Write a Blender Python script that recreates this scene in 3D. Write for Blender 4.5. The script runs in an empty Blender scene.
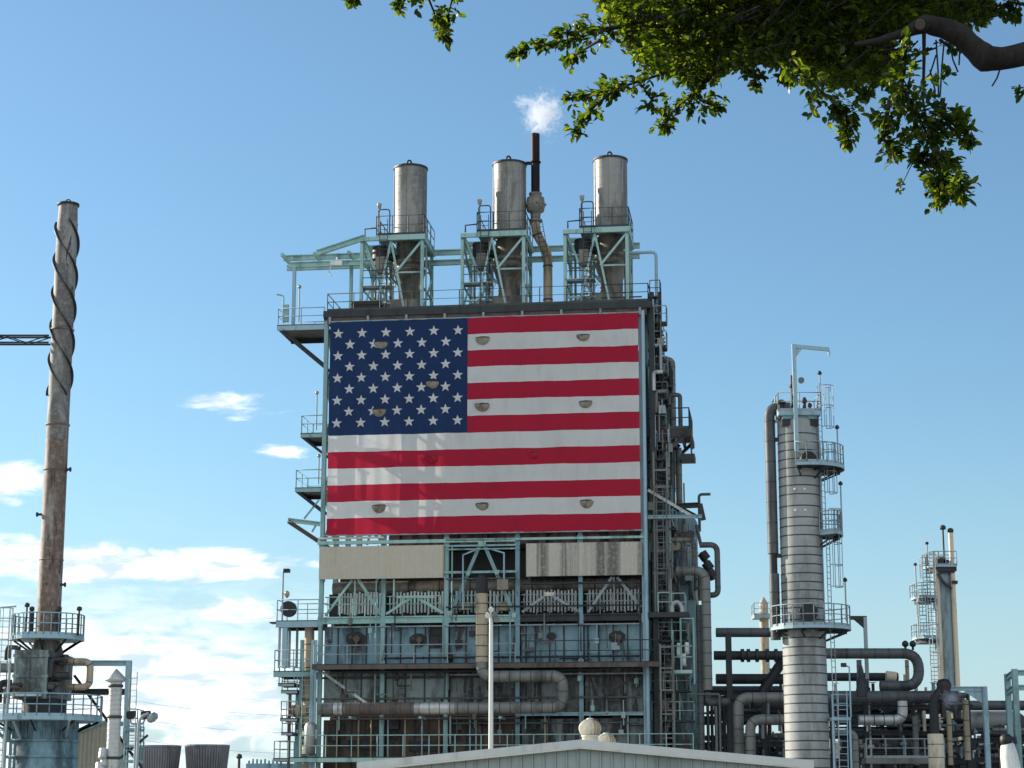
import bpy, bmesh, math, random
from mathutils import Vector, Matrix
R = math.radians
rnd = random.Random(11)
scene = bpy.context.scene
COL = scene.collection
V = Vector

# ------------------------------------------------------------------ camera geometry (used to measure the place)
FPX, PITCH, CAM_H = 2000.0, R(12.0), 1.7
CP, SP = math.cos(PITCH), math.sin(PITCH)
EYE = V((0, 0, CAM_H))

def ray(px, py):
    a, v = px - 512.0, 384.0 - py
    return V((a, FPX * CP - v * SP, FPX * SP + v * CP))

class Frame:
    """a local frame: u along, w depth, z up; hit() measures where a sight line meets the plane w"""
    def __init__(s, o, th):
        s.M = Matrix.Translation(o) @ Matrix.Rotation(th, 4, 'Z')
        s.I = s.M.inverted()
        s.e = s.I @ EYE
        s.r = Matrix.Rotation(-th, 3, 'Z')
    def hit(s, px, py, w):
        d = s.r @ ray(px, py)
        return s.e + d * ((w - s.e.y) / d.y)
    def mpp(s, px, py, w):
        d = s.r @ ray(px, py)
        return (w - s.e.y) / d.y
    def path(s, pts, w):
        out, prev = [], None
        for p in pts:
            ww = p[2] if len(p) > 2 else w
            q = s.hit(p[0], p[1], ww)
            if prev is not None and ww == prev[2]:
                dx, dy = abs(p[0] - prev[0]), abs(p[1] - prev[1])
                if dx < .25 * dy: q.x = out[-1].x
                elif dy < .25 * dx: q.z = out[-1].z
            out.append(q); prev = (p[0], p[1], ww)
        return out

W0 = Frame(V((0, 0, 0)), 0.0)
def P(px, py, Y): return W0.hit(px, py, Y)
def mpp(py, Y): return Y / ray(512, py).y
TH = R(-7.5)
_p = P(485, 430, 120.0)
_f = Frame(V((_p.x, _p.y, 0)), TH)
_o = _f.M @ V((_f.hit(320, 650, 0).x, 0, 0))
B = Frame(V((_o.x, _o.y, 0)), TH)          # frame of the furnace building: u from its left corner column
def uf(px, py=650, w=0): return B.hit(px, py, w).x
def zf(py, px=485, w=0): return B.hit(px, py, w).z

# ------------------------------------------------------------------ mesh builder
class MB:
    def __init__(s, F=None):
        s.v, s.f, s.mi, s.sm = [], [], [], []
        s.F = F
    def add(s, vs, fs, mi=0, smooth=False):
        n = len(s.v)
        s.v += [(s.F @ V(p)) if s.F is not None else V(p) for p in vs]
        for f in fs:
            s.f.append([i + n for i in f]); s.mi.append(mi); s.sm.append(smooth)
    def box(s, a, b, mi=0):
        x0, y0, z0 = a; x1, y1, z1 = b
        if x0 > x1: x0, x1 = x1, x0
        if y0 > y1: y0, y1 = y1, y0
        if z0 > z1: z0, z1 = z1, z0
        s.add([(x0,y0,z0),(x1,y0,z0),(x1,y1,z0),(x0,y1,z0),(x0,y0,z1),(x1,y0,z1),(x1,y1,z1),(x0,y1,z1)],
              [(0,3,2,1),(4,5,6,7),(0,1,5,4),(1,2,6,5),(2,3,7,6),(3,0,4,7)], mi)
    def beam(s, p, q, w, h=None, mi=0, prof='box'):
        p, q = V(p), V(q); h = h or w
        d = (q - p).normalized()
        up = V((0, 0, 1)) if abs(d.z) < .95 else V((0, 1, 0))
        sx = d.cross(up).normalized(); sy = sx.cross(d)
        if prof == 'I':
            t = .18
            pr = [(-.5,-.5),(.5,-.5),(.5,-.5+t),(t*.5,-.5+t),(t*.5,.5-t),(.5,.5-t),(.5,.5),(-.5,.5),(-.5,.5-t),(-t*.5,.5-t),(-t*.5,-.5+t),(-.5,-.5+t)]
        elif prof == 'L':
            t = .2
            pr = [(-.5,-.5),(.5,-.5),(.5,-.5+t),(-.5+t,-.5+t),(-.5+t,.5),(-.5,.5)]
        else:
            pr = [(-.5,-.5),(.5,-.5),(.5,.5),(-.5,.5)]
        n = len(pr)
        vs = [c + sx * (a * w) + sy * (b * h) for c in (p, q) for a, b in pr]
        fs = [(i, (i+1) % n, n + (i+1) % n, n + i) for i in range(n)] + [tuple(range(n-1, -1, -1)), tuple(range(n, 2*n))]
        s.add(vs, fs, mi)
    def tube(s, pts, r, seg=8, bands=0, mi=0, bmi=1, cap=True, bw=.05, bo=1.05):
        pts = [V(p) for p in pts]
        rs = r if isinstance(r, (list, tuple)) else [r] * len(pts)
        n = len(pts); T = []
        for i in range(n):
            a = (pts[i] - pts[i-1]).normalized() if i else None
            b = (pts[i+1] - pts[i]).normalized() if i < n-1 else None
            t = (a + b) if a is not None and b is not None else (a or b)
            T.append(t.normalized() if t.length > 1e-6 else (a or b))
        up = V((0, 0, 1)) if abs(T[0].z) < .9 else V((0, 1, 0))
        X = T[0].cross(up).normalized()
        vs = []
        for i in range(n):
            X = (X - T[i] * X.dot(T[i])).normalized(); Y = T[i].cross(X)
            for k in range(seg):
                a = 2 * math.pi * k / seg
                vs.append(pts[i] + (X * math.cos(a) + Y * math.sin(a)) * rs[i])
        fs = [(i*seg+k, i*seg+(k+1) % seg, (i+1)*seg+(k+1) % seg, (i+1)*seg+k) for i in range(n-1) for k in range(seg)]
        s.add(vs, fs, mi, True)
        if cap:
            s.add(vs[:seg], [tuple(range(seg-1, -1, -1))], mi)
            s.add(vs[-seg:], [tuple(range(seg))], mi)
        if bands:
            acc, nxt = 0, bands * .5
            for i in range(n-1):
                L = (pts[i+1] - pts[i]).length
                if L < 1e-6: continue
                d = (pts[i+1] - pts[i]) / L
                while nxt < acc + L:
                    c = pts[i] + d * (nxt - acc)
                    rr = rs[i] + (rs[i+1] - rs[i]) * (nxt - acc) / L
                    s.tube([c - d * bw * .5, c + d * bw * .5], rr * bo, seg, 0, bmi)
                    nxt += bands
                acc += L
    def lathe(s, prof, c, seg=24, mi=0, smooth=True, a0=0, a1=360, cap=False):
        c = V(c); full = abs(a1 - a0 - 360) < 1e-3
        m = seg if full else seg + 1
        vs = []
        for r_, z in prof:
            for k in range(m):
                a = R(a0 + (a1 - a0) * k / seg)
                vs.append(c + V((r_ * math.cos(a), r_ * math.sin(a), z)))
        fs = []
        for i in range(len(prof) - 1):
            for k in range(seg):
                k2 = (k + 1) % m
                fs.append((i*m+k, i*m+k2, (i+1)*m+k2, (i+1)*m+k))
        s.add(vs, fs, mi, smooth)
        if cap:
            s.add(vs[:m], [tuple(range(m-1, -1, -1))], mi)
            s.add(vs[-m:], [tuple(range(m))], mi)
    def prism(s, poly, axis, a, b, mi=0):
        """poly in the other two axes, extruded along axis (0,1,2)"""
        def mk(p, t):
            q = list(p); q.insert(axis, t); return tuple(q)
        n = len(poly)
        s.add([mk(p, a) for p in poly] + [mk(p, b) for p in poly],
              [tuple(range(n-1, -1, -1)), tuple(range(n, 2*n))] + [(i, (i+1) % n, n+(i+1) % n, n+i) for i in range(n)], mi)
    # ---- compound shapes
    def railing(s, pts, h=1.07, sp=1.5, r=.034, toe=True, mi=0):
        pts = [V(p) for p in pts]
        z = lambda p, k: V((p.x, p.y, p.z + k))
        s.tube([z(p, h) for p in pts], r, 5, mi=mi)
        s.tube([z(p, h*.52) for p in pts], r*.85, 5, mi=mi)
        for a, b in zip(pts[:-1], pts[1:]):
            L = (b - a).length; n = max(1, round(L / sp))
            for i in range(n + 1):
                q = a.lerp(b, i / n); s.tube([q, z(q, h)], r, 5, mi=mi)
            if toe: s.beam(z(a, .07), z(b, .07), .015, .14, mi=mi)
    def ladder(s, b, t, out, wid=.45, cage=None, mi=0, r=.025):
        """b,t base and top; out = outward horizontal direction; cage = height where the cage starts"""
        b, t, out = V(b), V(t), V(out).normalized()
        d = (t - b); L = d.length; d.normalize(); sd = d.cross(out).normalized()
        for k in (-.5, .5): s.tube([b + sd*wid*k, t + sd*wid*k], r, 5, mi=mi)
        n = int(L / .32)
        for i in range(1, n): s.tube([b + d*(i*.32) - sd*wid*.5, b + d*(i*.32) + sd*wid*.5], r*.7, 4, mi=mi)
        if cage is not None:
            rr = .38; c0 = b + out*rr
            hs = [cage + i*1.15 for i in range(int((L - cage) / 1.15) + 1)] + [L]
            ang = [R(-115 + 230*k/8) for k in range(9)]
            for h in hs:
                s.tube([c0 + d*h + (out*math.cos(a) + sd*math.sin(a))*rr for a in ang], r*.9, 4, mi=mi)
            for a in ang[1:-1:2] + [ang[0], ang[-1]]:
                o = (out*math.cos(a) + sd*math.sin(a))*rr
                s.tube([c0 + d*cage + o, c0 + d*L + o], r*.8, 4, mi=mi)

def fillet(pts, rad, n=6):
    pts = [V(p) for p in pts]; out = [pts[0]]
    for i in range(1, len(pts)-1):
        a, b = (pts[i-1] - pts[i]), (pts[i+1] - pts[i])
        k = min(rad, a.length*.49, b.length*.49)
        p, q = pts[i] + a.normalized()*k, pts[i] + b.normalized()*k
        for j in range(n+1):
            t = j / n
            out.append(p*(1-t)**2 + pts[i]*2*t*(1-t) + q*t*t)
    out.append(pts[-1]); return out

LOC = {}
def build(mb, name, mats, parent=None, label=None, kind=None, loc=None):
    if not isinstance(mats, (list, tuple)): mats = [mats]
    base = LOC[parent.name] if parent is not None else (V(loc) if loc is not None else V((0, 0, 0)))
    me = bpy.data.meshes.new(name)
    me.from_pydata([tuple(p - base) for p in mb.v], [], mb.f)
    for m in mats: me.materials.append(m)
    me.polygons.foreach_set('material_index', [min(i, len(mats)-1) for i in mb.mi])
    me.polygons.foreach_set('use_smooth', mb.sm)
    me.update()
    o = bpy.data.objects.new(name, me); COL.objects.link(o)
    if parent is not None: o.parent = parent
    else: o.location = base
    LOC[o.name] = base
    if label: o['label'] = label
    if kind: o['kind'] = kind
    return o
def top(mb, name, mats, label, cat, loc=None, group=None, kind=None):
    if loc is None:
        n = len(mb.v); lo = min(p.z for p in mb.v)
        loc = V((sum(p.x for p in mb.v)/n, sum(p.y for p in mb.v)/n, lo))
    o = build(mb, name, mats, loc=loc)
    o['label'] = label; o['category'] = cat
    if group: o['group'] = group
    if kind: o['kind'] = kind
    return o
def thing(name, label, cat, loc, group=None):
    o = bpy.data.objects.new(name, None); COL.objects.link(o)
    o.location = loc; o['label'] = label; o['category'] = cat
    if group: o['group'] = group
    LOC[o.name] = V(loc); return o
def copy_tree(o, loc, label):
    def rec(s, par):
        c = s.copy(); COL.objects.link(c)
        if par is not None: c.parent = par
        for ch in list(s.children): rec(ch, c)
        return c
    r = rec(o, None); r.location = loc; r['label'] = label
    return r

# ------------------------------------------------------------------ materials
class NT:
    def __init__(s, tree): s.t = tree; s.n = tree.nodes; s.l = tree.links
    def new(s, typ, **kw):
        n = s.n.new(typ)
        for k, v in kw.items():
            if k.startswith('i_'):
                key = k[2:]; key = int(key) if key.isdigit() else key.replace('_', ' ')
                n.inputs[key].default_value = v
            else: setattr(n, k, v)
        return n
    def link(s, a, b): s.l.new(a, b)
    def math(s, op, a, b=None, c=None, clamp=False):
        n = s.n.new('ShaderNodeMath'); n.operation = op; n.use_clamp = clamp
        for i, x in enumerate((a, b, c)):
            if x is None: continue
            if isinstance(x, (int, float)): n.inputs[i].default_value = x
            else: s.link(x, n.inputs[i])
        return n.outputs[0]
    def mix(s, f, a, b):
        n = s.n.new('ShaderNodeMix'); n.data_type = 'RGBA'
        for i, x in ((0, f), (6, a), (7, b)):
            if isinstance(x, (int, float)): n.inputs[i].default_value = x
            elif isinstance(x, (tuple, list)): n.inputs[i].default_value = (*x[:3], 1)
            else: s.link(x, n.inputs[i])
        return n.outputs[2]
    def noise(s, vec, scale, detail=5, rough=.6, dist=0):
        n = s.new('ShaderNodeTexNoise'); n.inputs['Scale'].default_value = scale
        n.inputs['Detail'].default_value = detail; n.inputs['Roughness'].default_value = rough
        n.inputs['Distortion'].default_value = dist
        if vec is not None: s.link(vec, n.inputs['Vector'])
        return n.outputs[0]
    def step(s, x, lo, hi):
        n = s.n.new('ShaderNodeMapRange'); n.interpolation_type = 'SMOOTHSTEP'
        s.link(x, n.inputs[0])
        for i, v in ((1, lo), (2, hi)):
            if isinstance(v, (int, float)): n.inputs[i].default_value = v
            else: s.link(v, n.inputs[i])
        return n.outputs[0]

def mat(name, base, stain=None, rust=None, rough=.6, metal=0.0, scale=1.2, amt=.5, ramt=.35, streak=.22, bump=.15, spec=.5):
    """weathered paint or metal: broad stains (streaked downwards) and rust patches with shapes of their own"""
    m = bpy.data.materials.new(name); m.use_nodes = True
    t = NT(m.node_tree); bs = t.n['Principled BSDF']
    pos = t.new('ShaderNodeNewGeometry').outputs['Position']
    mp = t.new('ShaderNodeMapping'); t.link(pos, mp.inputs[0]); mp.inputs['Scale'].default_value = (1, 1, streak)
    col = base
    stain = stain or tuple(c*.45 for c in base)
    n1 = t.noise(mp.outputs[0], scale, 7, .65, .4)
    col = t.mix(t.step(n1, .62 - .25*amt, .80 - .25*amt), base, stain)
    n0 = t.noise(pos, scale*4.5, 4, .6)
    col = t.mix(t.math('MULTIPLY', t.step(n0, .45, .75), .45*amt), col, tuple(min(1, c*1.35 + .02) for c in base))
    if rust:
        n2 = t.noise(mp.outputs[0], scale*1.9, 8, .7, .8)
        f = t.step(n2, .68 - .25*ramt, .74 - .22*ramt)
        col = t.mix(f, col, rust)
        if metal: bs.inputs['Metallic'].default_value = metal; t.link(t.math('MULTIPLY', t.math('SUBTRACT', 1.0, f), metal), bs.inputs['Metallic'])
    else: bs.inputs['Metallic'].default_value = metal
    if isinstance(col, tuple): bs.inputs['Base Color'].default_value = (*col, 1)
    else: t.link(col, bs.inputs['Base Color'])
    t.link(t.math('ADD', t.math('MULTIPLY', n1, .3), rough - .15), bs.inputs['Roughness'])
    bs.inputs['Specular IOR Level'].default_value = spec
    if bump:
        b = t.new('ShaderNodeBump'); b.inputs['Strength'].default_value = bump; b.inputs['Distance'].default_value = .02
        t.link(t.noise(pos, 9, 5, .6), b.inputs['Height']); t.link(b.outputs[0], bs.inputs['Normal'])
    return m

def cloth(name, base, trans):
    m = bpy.data.materials.new(name); m.use_nodes = True
    t = NT(m.node_tree); t.n.remove(t.n['Principled BSDF'])
    pos = t.new('ShaderNodeNewGeometry').outputs['Position']
    mp = t.new('ShaderNodeMapping'); t.link(pos, mp.inputs[0]); mp.inputs['Scale'].default_value = (1, 1, .3)
    c = t.mix(t.math('MULTIPLY', t.step(t.noise(mp.outputs[0], 1.4, 7, .65, .3), .42, .75), .30), base, tuple(x*.62 + .01 for x in base))
    c = t.mix(t.math('MULTIPLY', t.step(t.noise(pos, .45, 3, .5), .4, .7), .18), c, tuple(min(1, x*1.25) for x in base))
    d = t.new('ShaderNodeBsdfDiffuse'); tr = t.new('ShaderNodeBsdfTranslucent'); mx = t.new('ShaderNodeMixShader')
    t.link(c, d.inputs[0]); t.link(c, tr.inputs[0]); mx.inputs[0].default_value = trans
    b = t.new('ShaderNodeBump'); b.inputs['Strength'].default_value = .35; b.inputs['Distance'].default_value = .03
    t.link(t.noise(pos, 2.2, 4, .55), b.inputs['Height']); t.link(b.outputs[0], d.inputs['Normal'])
    t.link(d.outputs[0], mx.inputs[1]); t.link(tr.outputs[0], mx.inputs[2])
    t.link(mx.outputs[0], t.n['Material Output'].inputs[0])
    return m

M = {
 'mint':   mat('mint_steel', (.23,.385,.385), (.10,.175,.18), (.13,.07,.04), .55, 0, 1.3, .5, .15),
 'mint2':  mat('pale_mint_steel', (.30,.475,.45), (.16,.27,.255), (.15,.09,.05), .55, 0, 1.3, .5, .2),
 'blue':   mat('blue_grey_steel', (.28,.42,.48), (.15,.24,.28), (.12,.08,.06), .55, 0, 1.3, .4, .1),
 'wall':   mat('blue_wall_steel', (.17,.29,.34), (.05,.085,.10), (.07,.045,.03), .6, 0, .7, .7, .28),
 'grey':   mat('grimy_grey_wall', (.22,.275,.275), (.055,.066,.066), (.10,.07,.045), .7, 0, .7, .8, .3),
 'brown':  mat('rusty_brown_wall', (.10,.072,.058), (.035,.031,.029), (.11,.055,.033), .8, 0, .9, .7, .4),
 'brownb': mat('rusty_brown_beam', (.105,.085,.072), (.05,.04,.035), (.17,.08,.04), .75, 0, 1.2, .6, .35),
 'dark':   mat('dark_steel', (.019,.023,.026), (.007,.009,.010), (.04,.028,.02), .6, 0, 1.3, .5, .3),
 'black':  mat('plain_black', (.010,.010,.012), (.004,.004,.005), None, .55, 0, 1.5, .5),  # plain black; also paints the dark inside openings and gaps
 'maroon': mat('black_brown_pipe', (.013,.007,.007), (.006,.004,.004), (.025,.010,.007), .6, 0, 1.0, .5, .2, spec=.2),
 'rail':   mat('grey_rail', (.27,.33,.35), (.14,.17,.18), (.1,.06,.04), .5, .1, 1.5, .5, .25),
 'raild':  mat('dark_rail', (.035,.045,.05), (.015,.02,.022), (.07,.04,.025), .55, 0, 1.5, .5, .3),
 'stack':  mat('stack_steel', (.25,.245,.225), (.145,.138,.122), (.18,.14,.10), .52, .4, .9, .8, .25),
 'stackd': mat('dark_duct_steel', (.21,.195,.165), (.075,.068,.06), (.12,.07,.04), .55, .3, .9, .7, .35),
 'lag':    mat('dark_insulated_pipe', (.075,.085,.09), (.026,.03,.032), (.06,.052,.045), .55, .1, 1.0, .6, .1),
 'lagm':   mat('mid_insulated_pipe', (.17,.175,.165), (.08,.082,.078), (.12,.095,.07), .55, .25, 1.0, .6, .2),
 'lagt':   mat('tan_insulated_pipe', (.40,.33,.23), (.19,.15,.10), (.16,.10,.06), .65, .1, 1.2, .6, .25),
 'strap':  mat('dark_strap', (.035,.037,.038), None, None, .6, 0, 1, .3),
 'galv':   mat('galvanised_jacket', (.46,.47,.46), (.28,.29,.285), (.26,.21,.15), .42, .5, 1.1, .6, .12),
 'colm':   mat('column_jacket', (.31,.325,.315), (.165,.18,.175), (.24,.21,.16), .65, .05, .8, .75, .15, streak=.12),
 'cream':  mat('cream_jacket', (.58,.50,.37), (.36,.29,.2), (.2,.14,.08), .6, 0, 1.2, .5, .15),
 'tan':    mat('tan_siding', (.47,.425,.335), (.39,.35,.27), None, .65, 0, .8, .4),
 'tans':   mat('stained_siding', (.44,.41,.35), (.13,.12,.105), (.05,.045,.045), .65, 0, 1.3, .75, .30, streak=.012),
 'white':  mat('white_paint', (.72,.74,.72), (.5,.51,.48), None, .5, 0, 1.2, .4),
 'fin':    mat('white_fins', (.52,.55,.54), (.24,.26,.26), (.16,.12,.09), .5, .2, 1.4, .6, .15),
 'shed':   mat('grey_siding', (.31,.36,.345), (.23,.27,.26), None, .5, .1, .5, .4, bump=.05),
 'trim':   mat('cream_trim', (.58,.56,.47), (.42,.39,.31), None, .55, 0, .9, .4),
 'roof':   mat('pale_roof', (.55,.57,.55), (.4,.41,.4), None, .5, .1, .8, .4),
 'teal':   mat('teal_vessel', (.18,.26,.28), (.08,.11,.12), (.08,.06,.045), .5, .1, .9, .6, .25),
 'pole':   mat('pale_pole', (.62,.63,.6), (.45,.46,.44), None, .5, .1, 1, .4),
 'tower':  mat('weathered_timber', (.19,.197,.215), (.10,.104,.115), None, .8, 0, .25, .7, streak=.05),
 'asphalt': mat('asphalt', (.05,.05,.052), (.03,.03,.031), None, .85, 0, .5, .5, streak=1),
 'ground': mat('concrete_yard', (.36,.345,.32), (.22,.21,.195), None, .85, 0, .15, .6, streak=1),
 'bark':   mat('fig_bark', (.034,.028,.024), (.014,.012,.010), None, .9, 0, 4, .6, bump=.9),
 'cut':    mat('cut_wood', (.15,.115,.085), (.08,.06,.045), None, .9, 0, 6, .4),
 'lens':   mat('lamp_lens', (.32,.29,.22), None, None, .3, 0, 2, .3),
 'flare':  mat('peeling_stack_paint', (.31,.285,.255), (.15,.10,.075), (.035,.027,.025), .65, .05, .85, .95, .5, streak=.2),
 'flareg': mat('grey_stack_paint', (.27,.265,.25), (.13,.12,.11), (.045,.032,.027), .7, .0, 1.1, .95, .42, streak=.28),
 'sooty':  mat('sooty_grey_wall', (.17,.20,.20), (.026,.03,.032), (.03,.025,.022), .7, 0, .8, .9, .4),
 'vent':   mat('cream_vent_metal', (.74,.68,.54), (.55,.48,.35), (.35,.22,.12), .45, .1, 2.5, .5, .15),
 'flagr':  cloth('red_cloth', (.47,.028,.06), .30),
 'flagw':  cloth('white_cloth', (.72,.72,.71), .30),
 'flagb':  cloth('navy_cloth', (.021,.042,.108), .10),
 'mesh':   mat('tan_mesh', (.24,.21,.16), (.09,.075,.055), None, .8, 0, 3, .5),
}
# ================================================================== FURNACE BUILDING
fac = B.hit
CU = [uf(x) for x in (320, 382.5, 446, 517.5, 581, 645)]
U1 = CU[-1]
ZR = zf(307)                      # roof deck level
DW = 11.0
bld = thing('furnace_building', 'tall steel framed furnace building with blue wall panels, carrying a giant flag', 'building', B.M @ V((U1/2, DW/2, 0)))
def lb(): return MB(B.M)
for i, u in enumerate(CU):
    m = lb(); m.beam((u, .1, 0), (u, .1, ZR), .25, .28, prof='I')
    for z in (zf(620), zf(665), zf(541)): m.box((u-.17, -.075, z-.28), (u+.17, -.05, z+.28))
    build(m, 'column', M['mint'] if i < 3 else M['blue'] if i == 5 else M['wall'], bld)
    m = lb(); m.beam((u, DW, 0), (u, DW, ZR), .34, .34, prof='I'); build(m, 'column', M['mint'], bld)
for w_ in (DW*.36, DW*.68):
    for u in (0, U1):
        m = lb(); m.beam((u, w_, 0), (u, w_, ZR), .3, .3, prof='I'); build(m, 'column', M['mint'], bld)
# casing (the furnace boxes themselves)
z545, z580, z617, z622, z664, z705, z752 = zf(545), zf(580), zf(616), zf(622), zf(665), zf(706), zf(755, 340)
m = lb(); m.box((.35, 2.2, 0), (U1-.35, DW-.5, zf(590))); m.box((.5, 3.0, zf(590)), (U1-.5, DW-.6, z545)); build(m, 'casing', M['dark'], bld)
zz = [zf(y) for y in (541, 486, 432, 378, 326)]
for (p, q) in (((3.3, .75, zz[1]), (3.3, .75, zz[3])), ((2.6, .9, zz[0]), (3.9, .9, zz[1]+1)), ((2.4, .9, zz[2]), (3.9, .9, zz[1])), ((1.6, 1.2, zz[0]+.5), (3.6, 1.2, zz[2])), ((3.6, .6, zz[0]), (3.6, .6, zz[2]))):
    m = lb(); m.beam(p, q, .12, .12, prof='L'); build(m, 'brace', M['mint'], bld)  # extra bars added behind the flag to break up its sunlit patch
m = lb(); m.box((CU[1]+.15, .75, z545+.15), (U1-.6, DW-1, zf(330))); build(m, 'upper_casing', M['stackd'], bld)
m = lb()
for k in range(9):
    u = CU[1]+.9 + k*1.8; m.beam((u, .68, z545+.2), (u, .68, zf(332)), .12, .14, prof='I')
build(m, 'casing_stiffener', M['dark'], bld)

for k in range(4):
    for a, b in ((0, 1), (1, 0)):
        m = lb(); m.beam((.02, .35, zz[k+a]), (.02, 3.9, zz[k+b]), .16, .16, prof='L'); build(m, 'brace', M['mint'], bld)
    m = lb(); m.beam((0, .3, zz[k]), (0, DW, zz[k]), .16, .2, prof='I'); build(m, 'side_beam', M['mint'], bld)
    m = lb(); m.beam((.2, 1.3, zz[k+1]-.1), (CU[1]-.2, 1.3, zz[k]+.1), .14, .14, prof='L'); build(m, 'brace', M['mint'], bld)
# front beams
def fbeam(y, x0, x1, w, h, wd, mt, nm='front_beam'):
    m = lb(); z = zf(y, (x0+x1)/2, w); m.beam((uf(x0, y, w), w, z), (uf(x1, y, w), w, z), wd, h, prof='I' if h > .2 else 'box'); return build(m, nm, M[mt], bld)
fbeam(538, 318, 384, -.22, .12, .12, 'trim')
fbeam(541.5, 318, 516, -.15, .2, .2, 'mint2'); fbeam(538.5, 446, 645, -.18, .14, .14, 'mint2')
fbeam(545.5, 446, 516, -.05, .1, .12, 'blue'); fbeam(572, 444, 517, -.1, .14, .14, 'mint')
for i in range(5):
    x0, x1 = [(320,382),(383,446),(446,517),(517,581),(581,645)][i]
    m = lb(); z = zf(620, 383)
    m.beam((CU[i]+.17, -.05, z), (CU[i+1]-.17, -.05, z), .3, .42, prof='I'); build(m, 'front_beam', M['mint2'] if i < 3 else M['dark'], bld)
    m = lb(); z = zf(714, 550); m.beam((CU[i]+.1, .05, z), (CU[i+1]-.1, .05, z), .2, .2, prof='I'); build(m, 'front_beam', M['blue'] if i > 2 else M['brownb'], bld)
    m = lb(); z = zf(677, 420); m.beam((CU[i]+.1, .25, z), (CU[i+1]-.1, .25, z), .12, .12); build(m, 'stiffener', M['dark'], bld)
# header pipe behind the fins, fins, rails in front of them
m = lb(); z = zf(585, 400); m.tube([(CU[0]+.4, 1.6, z), (U1-.3, 1.6, z)], .42, 14, 1.9, 0, 1, bw=.1)
build(m, 'header_pipe', [M['stackd'], M['strap']], bld)
for i in range(5):
    m = lb(); n = 15 if i != 2 else 16
    lo, hi = zf(613, 400), zf(589.5, 400)
    a, b = CU[i] + (.9 if i == 0 else .45), CU[i+1] - .4
    for k in range(n):
        u = a + (b-a)*k/(n-1); m.box((u-.055, 1.0, lo + rnd.uniform(0, .12)), (u+.055, 1.32, hi - rnd.uniform(0, .1)))
    build(m, 'fin_bank', M['fin'] if i < 4 else M['fin'], bld)
    m = lb(); m.box((CU[i]+.2, 1.36, zf(618, 400)), (CU[i+1]-.2, 1.5, hi-.1)); build(m, 'fin_backing', M['black'], bld)  # black sheet painting in the shade of the recess behind the fins
    m = lb()
    for y in (596, 603.5):
        z = zf(y, 400); m.tube([(CU[i]+.2, .2, z), (CU[i+1]-.2, .2, z)], .035, 5)
    for k in range(5):
        u = CU[i] + (k+.5)*(CU[i+1]-CU[i])/5; m.tube([(u, .2, zf(617, 400)), (u, .2, zf(596, 400))], .03, 5)
    build(m, 'railing', M['mint'] if i < 3 else M['rail'], bld)
def brace(pts, w=-.02, wd=.16, mt='mint2'):
    for a, b in zip(pts[:-1], pts[1:]):
        p, q = fac(*a, w), fac(*b, w); m = lb(); m.beam(p, q, wd, wd, prof='L'); build(m, 'brace', M[mt], bld)
brace([(325, 616), (352, 580)]); brace([(358, 579), (381, 615)]); brace([(355, 580), (355, 616)], wd=.08)
brace([(386, 614), (411, 598)]); brace([(418, 598), (443, 613)]); brace([(397, 597), (434, 597)], wd=.14); brace([(394, 579), (394, 596)], wd=.1)
brace([(451, 613), (480, 544)], wd=.22, mt='mint'); brace([(484, 544), (514, 614)], wd=.2, mt='mint')
brace([(522, 612), (546, 595)], mt='rail'); brace([(551, 595), (578, 611)], mt='rail'); brace([(544, 594), (554, 594)], wd=.22, mt='trim')
brace([(588, 612), (612, 577)], mt='rail'); brace([(617, 577), (641, 607)], mt='rail'); brace([(614, 577), (614, 604)], wd=.08, mt='rail')
brace([(322, 672), (369, 705)], w=-.25, wd=.14, mt='fin'); brace([(594, 704), (640, 672)], w=-.2, wd=.12, mt='dark')
brace([(355.5, 705), (355.5, 690)], wd=.05)
for (x, y, s) in ((482, 542, 9), (468, 573, 5), (497, 572, 5), (450, 613, 5), (514, 615, 5)):
    p = fac(x, y, -.2); k = s*.06*.5; m = lb(); m.prism([(p.x-k, p.z+k*.8), (p.x+k, p.z+k*.8), (p.x+k*.7, p.z-k), (p.x-k*.7, p.z-k)], 1, -.24, -.2); build(m, 'gusset', M['mint2'], bld)
for pts in ([(463, 610), (463, 555), (475, 550)], [(504, 580), (504, 553), (491, 549)]):
    m = lb(); m.tube([fac(x, y, -.3) for x, y in pts], .06, 6); build(m, 'pipe_bracket', M['blue'], bld)
p = fac(502.5, 584.5, -.35); m = lb(); m.box((p.x-.33, p.y, p.z-.3), (p.x+.33, p.y+.3, p.z+.3)); build(m, 'junction_box', M['mesh'], bld)
for x, y, a, b in ((464, 606, .36, .22), (504, 606, .3, .26), (440, 610, .2, .14), (600, 606, .2, .2)):
    p = fac(x, y, .35); m = lb(); m.box((p.x-a, .35, p.z-b), (p.x+a, .8, p.z+b)); build(m, 'junction_box', M['lagt'] if x < 520 else M['lag'], bld)
# wall panels: three storeys of plates with battens
def plates(i, zlo, zhi, mt, w, n):
    m = lb(); a, b = CU[i]+.18, CU[i+1]-.18
    for k in range(n):
        u0, u1 = a+(b-a)*k/n+.012, a+(b-a)*(k+1)/n-.012
        m.box((u0, w+rnd.uniform(0, .03), zlo), (u1, w+.2, zhi))
    for k in range(1, n): u = a+(b-a)*k/n; m.box((u-.035, w-.06, zlo), (u+.035, w+.01, zhi), 1)
    return build(m, 'wall_panel', [M[mt], M['dark']], bld)
for i in range(5):
    plates(i, z664+.1, z622-.15, 'wall', .30, 4)
    plates(i, z705-.4, z664-.1, 'grey' if i < 2 else 'sooty', .38, 3)
    plates(i, 0.3, z705-.75, 'brown' if i < 3 else 'sooty', .5, 4)
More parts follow.
